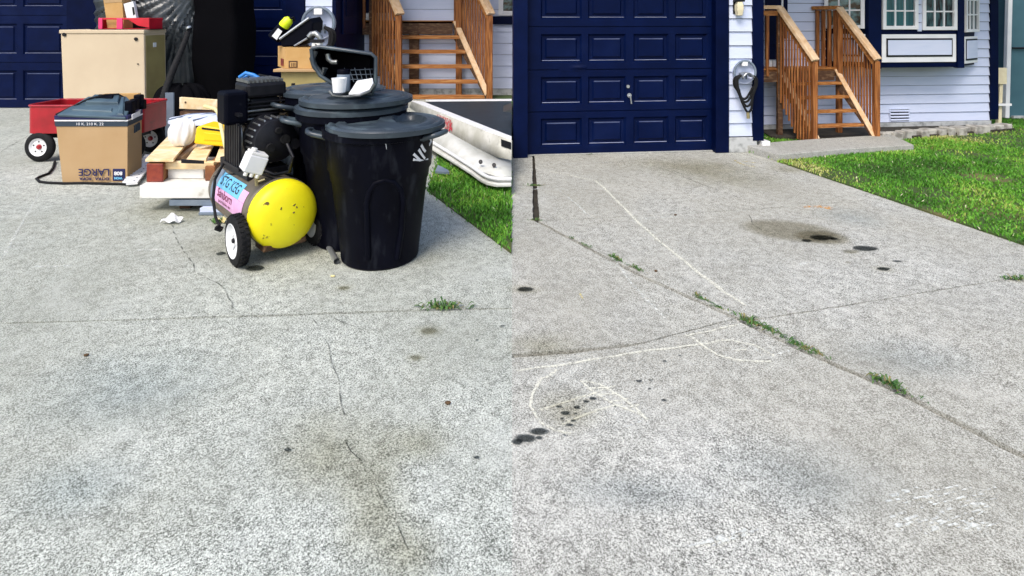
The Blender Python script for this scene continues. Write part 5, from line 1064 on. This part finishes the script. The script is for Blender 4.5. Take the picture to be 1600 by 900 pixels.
mb = MB(); mb.box(kx(145, Yr), kx(240, Yr), Yr - .05, Yr + dpt, zc2 - .0, zc2 + .006); o = obj('black_tray', mb, M['bin']); tag(o, 'thin black tray under the red crate', 'tray')
Yq = Yr + .06; t = thing('cardboard_box', 'small open tan box with a white label standing in the red crate', 'box', V((kx(187, Yq), Yq, zr1)), 0)
mb = MB(); mb.hexa([(kx(168, Yq), Yq, zc2 + .014), (kx(194, Yq), Yq, zc2 + .014), (kx(194, Yq), Yq + .18, zc2 + .014), (kx(168, Yq), Yq + .18, zc2 + .014)], [(kx(160, Yq), Yq, zt_(-9, Yq)), (kx(190, Yq), Yq, zt_(-9, Yq)), (kx(190, Yq), Yq + .18, zt_(-9, Yq)), (kx(160, Yq), Yq + .18, zt_(-9, Yq))]); sb = obj('carton', mb, M['cardl'], t, bevel=.003)
mb = MB(); mb.prism([P(x, y, Yq - .004) for x, y in ((161.5, -8), (190, -8), (190.5, 3), (163.5, 5))], (0, .003, 0)); obj('flap', mb, M['card'], sb)
mb = MB(); mb.prism([P(x, y, Yq - .02) for x, y in ((193, 6), (208, 2), (213, 28), (198, 29))], (0, .05, 0)); lb = obj('white_flap', mb, M['white'], t, bevel=.002); mb = MB(); mb.prism([P(x, y, Yq - .023) for x, y in ((206, 11), (209, 11), (211, 22), (208, 24))], (0, .002, 0)); obj('print', mb, M['black'], lb)
# wagon
Yg = G(63, 252.5).y; t = thing('red_wagon', 'red toy wagon with white wheels behind the large carton', 'wagon', V((kx(120, Yg), Yg + .2, 0)), 0)
zb0, zb1_ = zt_(208, Yg), zt_(165, Yg); x0, x1 = kx(43, Yg), kx(246, Yg + .25)
def rrect(x0, x1, y0, y1, r, n=5):
    pts = []
    for cx, cy, a0 in ((x1 - r, y1 - r, 0), (x0 + r, y1 - r, 90), (x0 + r, y0 + r, 180), (x1 - r, y0 + r, 270)): pts += [(cx + r * math.cos(R(a0 + 90 * k / n)), cy + r * math.sin(R(a0 + 90 * k / n))) for k in range(n + 1)]
    return pts
o0 = rrect(x0, x1, Yg - .02, Yg + .46, .07); n = len(o0); ih = .015
def dipz(p): return zb1_ - (0.0)
mb = MB(); vs = [(a, b, zb0) for a, b in o0] + [(a, b, dipz((a, b))) for a, b in o0]; i0 = rrect(x0 + ih, x1 - ih, Yg - .02 + ih, Yg + .46 - ih, .06); vs += [(a, b, dipz((a, b))) for a, b in i0] + [(a, b, zb0 + .02) for a, b in i0]
fs = [(j * n + i, j * n + (i + 1) % n, (j + 1) * n + (i + 1) % n, (j + 1) * n + i) for j in range(3) for i in range(n)] + [tuple(range(n - 1, -1, -1)), tuple(range(3 * n, 4 * n))]; mb.add(vs, fs); bed_ = obj('bed', mb, M['redm'], t, smooth=40)
mb = MB(); mb.tube([V((a, b, zb1_)) for a, b in o0] + [V((o0[0][0], o0[0][1], zb1_))], .012, 8, cap=False); obj('bed_rim', mb, M['redm'], bed_, smooth=60)
mb = MB(); mb.box(x0 + .12, x1 - .12, Yg + .1, Yg + .34, zb0 - .07, zb0 - .002); obj('undercarriage', mb, M['black'], t, bevel=.01)
for xw, yw, sg in ((63, Yg, -1), (196, Yg + .08, -1), (66, Yg + .42, 1), (196, Yg + .42, 1)):
    C0 = V((kx(xw, Yg) if xw < 100 else kx(196, Yg), yw, .152)); A = Matrix.Translation(C0) @ Matrix.Rotation(R(90), 4, 'X')
    mb = MB(); mb.lathe([(.085, -.03), (.11, -.034), (.14, -.026), (.152, -.01), (.152, .01), (.14, .026), (.11, .034), (.085, .03)], 36, A); w = obj('wheel', mb, M['rubber'], t, smooth=40)
    mb = MB(); mb.lathe([(.001, .012), (.03, .012), (.05, .02), (.07, .016), (.084, .03), (.09, .034), (.09, -.03), (.001, -.03)], 30, A); rim_ = obj('rim', mb, M['white'], w, smooth=40)
    mb = MB(); mb.lathe([(.001, .034), (.018, .032), (.026, .02), (.026, .01)], 16, A); obj('hub_cap', mb, M['redm'], w, smooth=40)
    mb = MB()
    for k in range(5): a = 2 * math.pi * k / 5 + .3; p = A @ V((.055 * math.cos(a), .055 * math.sin(a), .0185)); mb.cyl(p, p - V((0, .003, 0)), .008, n=8)
    obj('rim_slot', mb, M['black'], rim_)
p = P(234, 184, Yg + .0); mb = MB(); mb.lathe([(.001, .02), (.012, .018), (.02, 0), (.001, 0)], 12, Matrix.Translation(V((x1 - .1, Yg - .018, p.z))) @ Matrix.Rotation(R(90), 4, 'X')); obj('bolt', mb, M['white'], bed_, smooth=40)

# ------------------------------------------------------------------ black polythene, tall wrapped stack, pole
t = thing('polythene_bag', 'big glossy black polythene bag with diagonal folds behind the cabinet', 'bag', V((kx(250, 8.4), 8.4, 0)), 0); mb = MB()
bc = P(245, 40, 8.45)
def bagf(a, b):
    th = 2 * math.pi * a; ph = math.pi * (.03 + .94 * b); sx, sy, sz = .85, .5, 1.1
    x = sx * math.cos(th) * math.sin(ph) ** .7; y = sy * math.sin(th) * math.sin(ph) ** .7; z = sz * math.cos(ph)
    u = x * .55 - z * .8 + .06 * math.sin(5 * x + 3 * z); dx_, dz_ = x - .75, z - .62; ang = math.atan2(dz_, dx_)
    rd = math.hypot(dx_, dz_); f = (.034 * math.sin(44 * ang + 1.2 * math.sin(3 * x)) + .016 * math.sin(83 * ang + 2 * rd)) * min(1, rd * 1.6)
    k = 1 + .06 * math.sin(3 * th + 4 * ph); return bc + V((x * k, y - abs(f) * 1.3 - .02 * math.sin(9 * z + 4 * x), z * k))
mb.grid(bagf, 220, 120, True); obj('bag', mb, M['bag'], t, smooth=80)
mb = MB(); mb.box(bc.x - .6, bc.x + .6, 8.2, 8.8, 0, bc.z - .5); obj('load', mb, M['bin'], t, bevel=.04)
Yt_ = 8.1; t = thing('wrapped_stack', 'tall stack wrapped in matt black sheeting between the garage doors', 'wrapped stack', V((kx(330, Yt_), Yt_, 0)), 0)
ux0, ux1 = kx(297, Yt_), kx(368, Yt_)
def wrapf(a, b):
    pr = rrect(ux0, ux1, Yt_, Yt_ + .7, .1, 8); k = a * len(pr); i = int(k) % len(pr); f = k - int(k); p = V(pr[i]).lerp(V(pr[(i + 1) % len(pr)]), f); z = 2.35 * b
    return V((p.x + .012 * math.sin(6 * z + 3 * p.x), p.y - .02 * math.sin(9 * z + 14 * p.x) * math.sin(3 * z), z))
mb = MB(); mb.grid(wrapf, 72, 60, True); M['sheet'] = mat('matt_black_sheet', (.003, .003, .004), .8, spec=.03); obj('sheeting', mb, M['sheet'], t, smooth=70)
mb = MB(); mb.box(ux0 + .06, ux1 - .06, Yt_ + .08, Yt_ + .62, 0, 2.34); obj('core', mb, M['sheet'], t, bevel=.04)
t = thing('black_sack', 'low black sack slumped at the foot of the wrapped stack', 'sack', V((kx(270, 7.6), 7.6, 0)), 0)
bc2 = V((kx(285, 7.3), 7.3, .3)); mb = MB(); mb.grid(lambda a, b: bc2 + V((.36 * math.cos(6.283 * a) * math.sin(math.pi * (.02 + .96 * b)) ** .6 * (1 + .05 * math.sin(23 * a * 6.28 + 5 * b)), .26 * math.sin(6.283 * a) * math.sin(math.pi * (.02 + .96 * b)) ** .6, .32 * math.cos(math.pi * b) + .02 * math.sin(12 * a * 6.28))), 80, 30, True); obj('sack', mb, M['sheet'], t, smooth=80)
t = thing('corrugated_pipe', 'black flexible pipe leaning against the cabinet side', 'pipe', G(246, 205), 0)
pp = [(296, 44, 7.6), (290, 62, 7.5), (281, 84, 7.4), (270, 110, 7.25), (261, 135, 7.15), (254, 160, 7.05), (249, 185, 7.0), (247, 204, 6.97)]; dense = []
for a, b in zip(pp, pp[1:]):
    for k in range(12): f = k / 12; dense.append(P(*[a[i] + (b[i] - a[i]) * f for i in range(3)]))
mb = MB(); mb.tube(dense, [(.033 + .022 * i / len(dense)) * (1.0 if i % 2 else .9) for i in range(len(dense))], 14); pipe_ = obj('pipe', mb, M['rubber'], t, smooth=80)
mb = MB(); mb.tube([P(295.5, 44.5, 7.55), P(294, 42, 7.55)], .036, 12); obj('end_cap', mb, M['galv'], pipe_, smooth=40)
mb = MB(); mb.box(kx(258, 6.7), kx(271, 6.7), 6.7, 6.72, 0, zt_(145, 6.7)); o = obj('leaning_board', mb, M['greyb']); tag(o, 'narrow grey green board standing behind the pallet left corner', 'board')

# ------------------------------------------------------------------ boxes by the second garage door
Yx = 5.6; z0b = zt_(136, Yx); t = thing('metal_box', 'olive drab metal box under the cardboard box, behind the compressor', 'box', V((kx(470, Yx), Yx, 0)), 0)
mb = MB(); mb.box(kx(439, Yx), kx(508, Yx), Yx, Yx + .4, 0, zt_(112, Yx)); obj('metal_body', mb, M['olive'], t, bevel=.006); mb = MB(); mb.box(kx(430, Yx), kx(512, Yx), Yx - .05, Yx + .42, zt_(112, Yx) + .001, zt_(107.5, Yx)); obj('metal_lid', mb, M['card'], t, bevel=.004)
mb = MB(); mb.box(kx(437, Yx), kx(506, Yx), Yx - .006, Yx - .001, zt_(140, Yx), zt_(136, Yx)); obj('seam', mb, M['black'], t)
zc_ = zt_(107.5, Yx) + .002; Yz = Yx; t = thing('cardboard_box', 'open cardboard box of tools and bottles on the olive metal box', 'box', V((kx(462, Yz), Yz, zc_)), 0)
zt3 = zt_(74, Yz); xa, xm_, xb_ = kx(424, Yz + .14), kx(446, Yz), kx(503, Yz)
mb = MB(); th = .006
qd = [V((xm_, Yz, zc_)), V((xb_, Yz, zc_)), V((xb_ - .1, Yz + .3, zc_)), V((xa, Yz + .3, zc_))]; ctr = sum(qd, V()) / 4
qi = [p + (ctr - p) * .04 for p in qd]; up = V((0, 0, zt3 - zc_)); vs = qd + [p + up for p in qd] + [p + up for p in qi] + [p + V((0, 0, .01)) for p in qi]
mb.add(vs, [(j * 4 + i, j * 4 + (i + 1) % 4, j * 4 + 4 + (i + 1) % 4, j * 4 + 4 + i) for j in range(3) for i in range(4)] + [(3, 2, 1, 0), (12, 13, 14, 15)]); cb3 = obj('carton', mb, M['cardl'], t)
mb = MB(); q = lambda x, y: V((kx(x, Yz), Yz - .002, zt_(y, Yz))); mb.prism([q(451, 95), (q(465, 95)), q(465, 106), q(451, 106)], (0, .001, 0)); obj('stamp', mb, M['woodd'], cb3)
mb = MB(); mb.prism([V((p.x, Yz - .004, p.z)) for p in (q(453.5, 97), q(463, 97), q(463, 104.5), q(453.5, 104.5))], (0, .001, 0)); obj('stamp_field', mb, M['cardl'], cb3)
mb = MB()
for x in (455.5, 458, 460.5): mb.prism([V((p.x, Yz - .006, p.z)) for p in (q(x, 98), q(x + 1.2, 98), q(x + 1.2, 104), q(x, 104))], (0, .001, 0))
obj('stamp_bar', mb, M['woodd'], cb3)
mb = MB(); q3 = [qd[3].lerp(qd[0], f) + V((-.004, -.004, 0)) for f in (.45, .8)]; mb.hexa([q3[0] + V((0, 0, .02)), q3[1] + V((0, 0, .02)), q3[1] + V((0, .004, .02)), q3[0] + V((0, .004, .02))], [p + V((0, 0, .09)) for p in (q3[0], q3[1], q3[1] + V((0, .004, 0)), q3[0] + V((0, .004, 0)))]); obj('stamp', mb, M['endred'], cb3)
Ys = Yz + .12; a, b = P(428, 60, Ys), P(452, 30, Ys); d = (b - a)
t = thing('spray_bottle', 'black bottle with fluorescent yellow cap poking out of the box', 'bottle', a, 0); mb = MB(); mb.tube([a, a + d * .62], [.065, .055], 14); bt = obj('bottle', mb, M['bin'], t, smooth=40)
mb = MB(); mb.tube([a + d * .6, a + d * .66, a + d * .95, a + d * 1.05], [.05, .055, .05, .03], 14); obj('cap', mb, mat('fluorescent_cap', (.7, .85, .01), .4), t, smooth=40)
mb = MB(); nn = d.cross(V((0, 1, 0))).normalized(); q_ = [a + d * .1 - nn * .05, a + d * .5 - nn * .04, a + d * .5 + nn * .01, a + d * .1 + nn * .01]; mb.prism([p + V((0, -.068, 0)) for p in q_], (0, .01, 0)); obj('label', mb, M['inkw'], bt)
mb = MB(); mb.tube([a + d * 1.0, a + d * 1.08 + V((.03, 0, .0)), a + d * .98 + V((.05, 0, -.02))], .016, 8); obj('trigger', mb, M['bin'], bt, smooth=40)
t = thing('tool_case', 'long black tool case leaning out of the cardboard box', 'case', P(455, 66, Ys), 0); f = [P(x, y, Ys - .04) for x, y in ((436, 62), (484, 28), (489, 36), (488, 50), (468, 72), (440, 74))]; mb = MB(); mb.prism(f, (.04, .2, .02)); tc_ = obj('shell', mb, M['bin'], t, bevel=.015); mb = MB(); mb.tube([P(437, 61, Ys - .05), P(483, 28, Ys - .05)], .014, 8); obj('edge_trim', mb, M['galv'], tc_, smooth=40)
mb = MB(); mb.tube([P(460, 72, Ys - .07), P(480, 60, Ys - .07)], .01, 6); obj('side_rail', mb, M['galv'], tc_, smooth=40)
t = thing('adapter_box', 'small white box with a black strap at the corner of the cardboard box', 'box', P(493, 76, Yz - .03), 0); mb = MB(); p0 = P(487, 77, Yz - .03); p1 = P(500, 67, Yz - .03); mb.box(p0.x, p1.x, Yz - .03, Yz + .06, p0.z, p1.z); bb_ = obj('box_body', mb, M['whiteb'], t, bevel=.004); mb = MB(); mb.cyl(P(493.5, 70, Yz - .033), P(493.5, 70, Yz - .02), .008, n=10); obj('dial', mb, M['black'], bb_)
mb = MB(); p0 = P(485, 66.5, Yz - .035); p1 = P(502, 62, Yz - .035); mb.box(p0.x, p1.x, Yz - .035, Yz + .06, p0.z, p1.z); obj('strap', mb, M['black'], t)
mb = MB(); mb.tube([P(*q) for q in ((483, 58, Yz), (487, 53, Yz), (493, 52, Yz), (500, 58, Yz), (501, 61, Yz))], .03, 8); obj('plug', mb, M['steel'], t, smooth=60)
# clutter between compressor and the bins
t = thing('plastic_bag', 'clear plastic bag of odds and ends behind the compressor', 'bag', G(456, 350), 0); bc3 = V((kx(457, 4.1), 4.1, .0)); mb = MB()
def cb_(a, b): th = 6.283 * a; ph = math.pi * (.02 + .96 * b); w = 1 + .09 * math.sin(7 * th + 9 * ph) + .05 * math.sin(13 * th - 6 * ph); return bc3 + V((.105 * math.cos(th) * math.sin(ph) ** .7 * w, .12 * math.sin(th) * math.sin(ph) ** .7 * w, .54 + .21 * math.cos(ph)))
mb.grid(cb_, 60, 40, True); obj('bag', mb, M['clear'], t, smooth=80)
t = thing('black_sack', 'black polythene sack under the clear plastic bag', 'sack', V((kx(457, 4.05), 4.05, 0)), 0); mb = MB()
def cb2(a, b): th = 6.283 * a; ph = math.pi * (.02 + .96 * b); w = 1 + .06 * math.sin(9 * th + 11 * ph) + .04 * math.sin(17 * th - 8 * ph); return V((kx(457, 4.1), 4.1, .19)) + V((.14 * math.cos(th) * math.sin(ph) ** .6 * w, .15 * math.sin(th) * math.sin(ph) ** .6 * w, .19 * math.cos(ph)))
mb.grid(cb2, 70, 40, True); obj('sack', mb, M['bag'], t, smooth=80)
t = thing('wood_offcuts', 'pair of pale timber offcuts standing behind the compressor pump', 'offcut', V((kx(428, 4.7), 4.7, 0)), 0)
for pts in (((413, 190), (414, 126), (423, 122), (435, 140), (434, 190)),): mb = MB(); mb.prism([P(x, y, 4.7) for x, y in pts], (0, .05, 0)); obj('offcut', mb, M['pine'], t, bevel=.004)
mb = MB(); mb.prism([P(x, y, 4.6) for x, y in ((416, 172), (440, 168), (453, 193), (424, 196))], (0, .04, -.02)); obj('offcut', mb, M['pine'], t, bevel=.004)
mb = MB(); mb.box(kx(414, 4.65), kx(440, 4.65), 4.66, 4.76, 0, zt_(190, 4.66)); obj('offcut', mb, M['woodd'], t)
mb = MB(); mb.tube([P(x, y, 4.5) for x, y in ((400, 118), (412, 124), (418, 140), (424, 160), (430, 185))], .012, 7); mb.tube([P(x, y, 4.6) for x, y in ((404, 117), (420, 120), (438, 135), (437, 160))], .01, 7); o = obj('black_cable', mb, M['rubber'], smooth=60); tag(o, 'black cables hanging over the pale timber offcuts', 'cable')
mb = MB(); mb.tube([P(x, y, 4.02) for x, y in ((374, 121), (384, 114), (396, 117), (408, 124), (412, 134))], .013, 8); mb.tube([P(x, y, 4.06) for x, y in ((378, 122), (390, 117), (404, 126))], .01, 8); o = obj('blue_strap', mb, M['bluec'], smooth=60); tag(o, 'blue strap lying over the top of the compressor pump head', 'strap')
t = thing('crate', 'dark metal rack holding tangled leads left of the bins', 'rack', V((kx(450, 4.6), 4.6, 0)), 0); ra0, ra1 = kx(438, 4.6), kx(476, 4.6)
mb = MB()
for x in (ra0, ra1): mb.box(x - .012, x + .012, 4.6, 4.624, 0, zt_(136, 4.6)); mb.box(x - .012, x + .012, 4.86, 4.884, 0, zt_(136, 4.6))
obj('frame', mb, M['black'], t); mb = MB(); mb.box(ra0, ra1, 4.61, 4.88, zt_(190, 4.6), zt_(187, 4.6)); obj('shelf', mb, M['black'], t); mb = MB(); mb.box(ra0, ra1, 4.88, 4.89, .0, zt_(140, 4.6)); obj('back', mb, M['bin'], t)
mb = MB(); mb.box(kx(450, 4.59), kx(453, 4.59), 4.575, 4.595, 0, zt_(140, 4.6)); obj('batten', mb, M['creamw'], t)
mb = MB()
for i in range(9): x = random.uniform(444, 474); y = random.uniform(168, 185); mb.tube([P(x + 8 * math.cos(a), y + 5 * math.sin(a), 4.58 - .02 * math.sin(3 * a)) for a in [k * .55 + i for k in range(9)]], .011, 6)
o = obj('tangled_leads', mb, M['rubber'], smooth=60); tag(o, 'tangle of black leads in front of the dark rack', 'leads')
p = P(455, 184, 4.5); mb = MB(); mb.lathe([(.001, -.03), (.03, -.028), (.042, 0), (.03, .028), (.001, .03)], 16, Matrix.Translation(p) @ Matrix.Rotation(R(70), 4, 'X')); o = obj('blue_reel', mb, M['bluec'], smooth=50); tag(o, 'small bright blue plastic reel among the black leads', 'reel')

# ------------------------------------------------------------------ white fibreglass shells on the grass
def shell_prism(name, top, depth_vec, m, par, bev=.01, **k): mb = MB(); mb.prism(top, depth_vec); return obj(name, mb, m, par, bevel=bev, **k)
# lower shell
ZG = .02
t = thing('fibreglass_shell', 'lower white fibreglass shell with a rounded corner lying on the grass', 'shell', V((-.3, 5.2, 0)), 0)
def GZ(x, y, z): return G(x, y, z)
z_l = .10
edge = [(664, 224), (700, 246), (735, 268), (750, 279), (760, 284), (775, 287), (800, 286.5)]
low = [GZ(x, y, z_l) for x, y in edge]; low[-1].x = -.004; back = [V((-.004, 8.2, z_l)), V((low[0].x - .15, 8.2, z_l))]
shell_prism('flange', low + back, (0, 0, -.03), M['fibre'], t, .008)
e2 = [GZ(x + 3, y - 7, z_l + .03) for x, y in edge]; e2[-1].x = -.004; mb = MB(); mb.tube([p for p in e2], .016, 8); obj('bead', mb, M['white'], t, smooth=60)
up_ = [P(x, y, Y_) for x, y, Y_ in ((676, 186, 6.6), (703, 208, 6.05), (745, 232, 5.6), (780, 250, 5.35), (800, 255, 5.25))]; up_[-1].x = -.004
bot = [e2[0] + V((.0, .02, .01)), e2[2] + V((0, .03, .01)), e2[3] + V((0, .03, .01)), e2[5] + V((0, .03, .01)), e2[6] + V((0, .03, .01))]
mb = MB(); mb.add(bot + up_, [(i, i + 1, 6 + i, 5 + i) for i in range(4)]); obj('sloped_face', mb, M['fibre'], t, solid=.012, smooth=60)
for x, y in ((751, 253), (772, 258)): p = P(x, y, 5.05); mb = MB(); mb.lathe([(.001, .01), (.018, .01), (.018, -.01)], 10, Matrix.Translation(p) @ Matrix.Rotation(R(60), 4, 'X')); obj('bolt_hole', mb, M['black'], t)
gb = [GZ(x, y, .03) for x, y in ((684, 262), (700, 270), (702, 273), (680, 272))]; mb = MB(); mb.prism(gb, (0, 0, .03)); o = obj('grey_offcut', mb, M['greyb'], bevel=.004); tag(o, 'small grey offcut on the grass under the shell edge', 'offcut')
# supports (blocks) under both shells
mb = MB(); mb.box(-.6, -.35, 5.6, 5.9, 0, z_l - .031); obj('block', mb, M['stone'], t); mb = MB(); mb.box(-.3, -.05, 7.3, 7.6, 0, z_l - .031); obj('block', mb, M['stone'], t)
# upper shell: white rim round a black panel
t = thing('fibreglass_shell', 'upper white fibreglass shell with flat black panel and red scuffs, before the stairs', 'shell', V((-.5, 6.8, 0)), 0)
rim = [P(x, y, Y_) for x, y, Y_ in ((644, 158.5, 8.2), (700, 181, 6.75), (760, 205.5, 5.75), (800, 219, 5.3))]; rim[-1].x = -.004
bk = [P(800, 155.5, 8.6), P(665, 156.5, 8.9)]; bk[0].x = -.004
inner = [P(x, y, Y_) for x, y, Y_ in ((661, 159.5, 8.25), (715, 181, 6.85), (770, 203, 5.85), (800, 214.5, 5.4))]; inner[-1].x = -.0045
mb = MB(); mb.add(rim + inner, [(i, i + 1, 5 + i, 4 + i) for i in range(3)]); obj('rim', mb, M['white'], t, solid=.02)
ib = [P(800, 157, 8.4), P(672, 158, 8.7)]; ib[0].x = -.0045; mb = MB(); mb.prism([p + V((0, 0, -.006)) for p in inner + ib], (0, 0, -.02)); pn = obj('black_panel', mb, M['deck'], t)
mb = MB(); mb.add([ib[0], ib[1], bk[1], bk[0]], [(0, 1, 2, 3)]); obj('rim', mb, M['white'], t, solid=.02)
dn_ = [P(x, y, Y_) for x, y, Y_ in ((640, 168, 8.15), (700, 209, 6.65), (760, 238, 5.65), (778, 246, 5.4), (800, 250, 5.22))]; dn_[-1].x = -.004; r5 = rim[:3] + [rim[2].lerp(rim[3], .45), rim[3]]
mb = MB(); mb.add(r5 + dn_, [(i, i + 1, 6 + i, 5 + i) for i in range(4)]); wl2 = obj('side_wall', mb, M['fibreg'], t, solid=.012, smooth=60)
def on_side(f, g_, off=-.016):
    k = f * 2; i = min(1, int(k)); a = r5[i].lerp(r5[i + 1], k - i); b = dn_[i].lerp(dn_[i + 1], k - i); n_ = (r5[1] - r5[0]).cross(dn_[0] - r5[0]).normalized(); n_ = n_ if n_.y < 0 else -n_; return a.lerp(b, g_) - n_ * off
mb = MB(); mb.grid(lambda a, b: on_side(.38 + .2 * a, .15 + .7 * b), 6, 4); obj('scuff', mb, M['graf'], wl2, fix=False)
sl_ = [r5[3].lerp(r5[4], .3).lerp(dn_[3].lerp(dn_[4], .3), f) for f in (.1, .42)] + [r5[4].lerp(dn_[4], f) + V((-.001, 0, 0)) for f in (.45, .1)]
mb = MB(); mb.prism([p + V((-.004, -.016, 0)) for p in (sl_[0], sl_[1], sl_[2], sl_[3])], (0, .004, 0)); obj('slot', mb, M['black'], wl2)
mb = MB(); mb.prism([P(x, y, 6.0) + V((0, 0, 0)) for x, y in ((786, 175), (800, 170), (800, 176))], (0, .3, .02)); obj('rag', mb, M['bag'], t)
mb = MB(); mb.box(-.75, -.45, 7.3, 7.6, z_l + .001, .24); obj('block', mb, M['stone'], t); mb = MB(); mb.box(-.3, -.05, 6.3, 6.6, z_l + .001, .2); obj('block', mb, M['stone'], t)
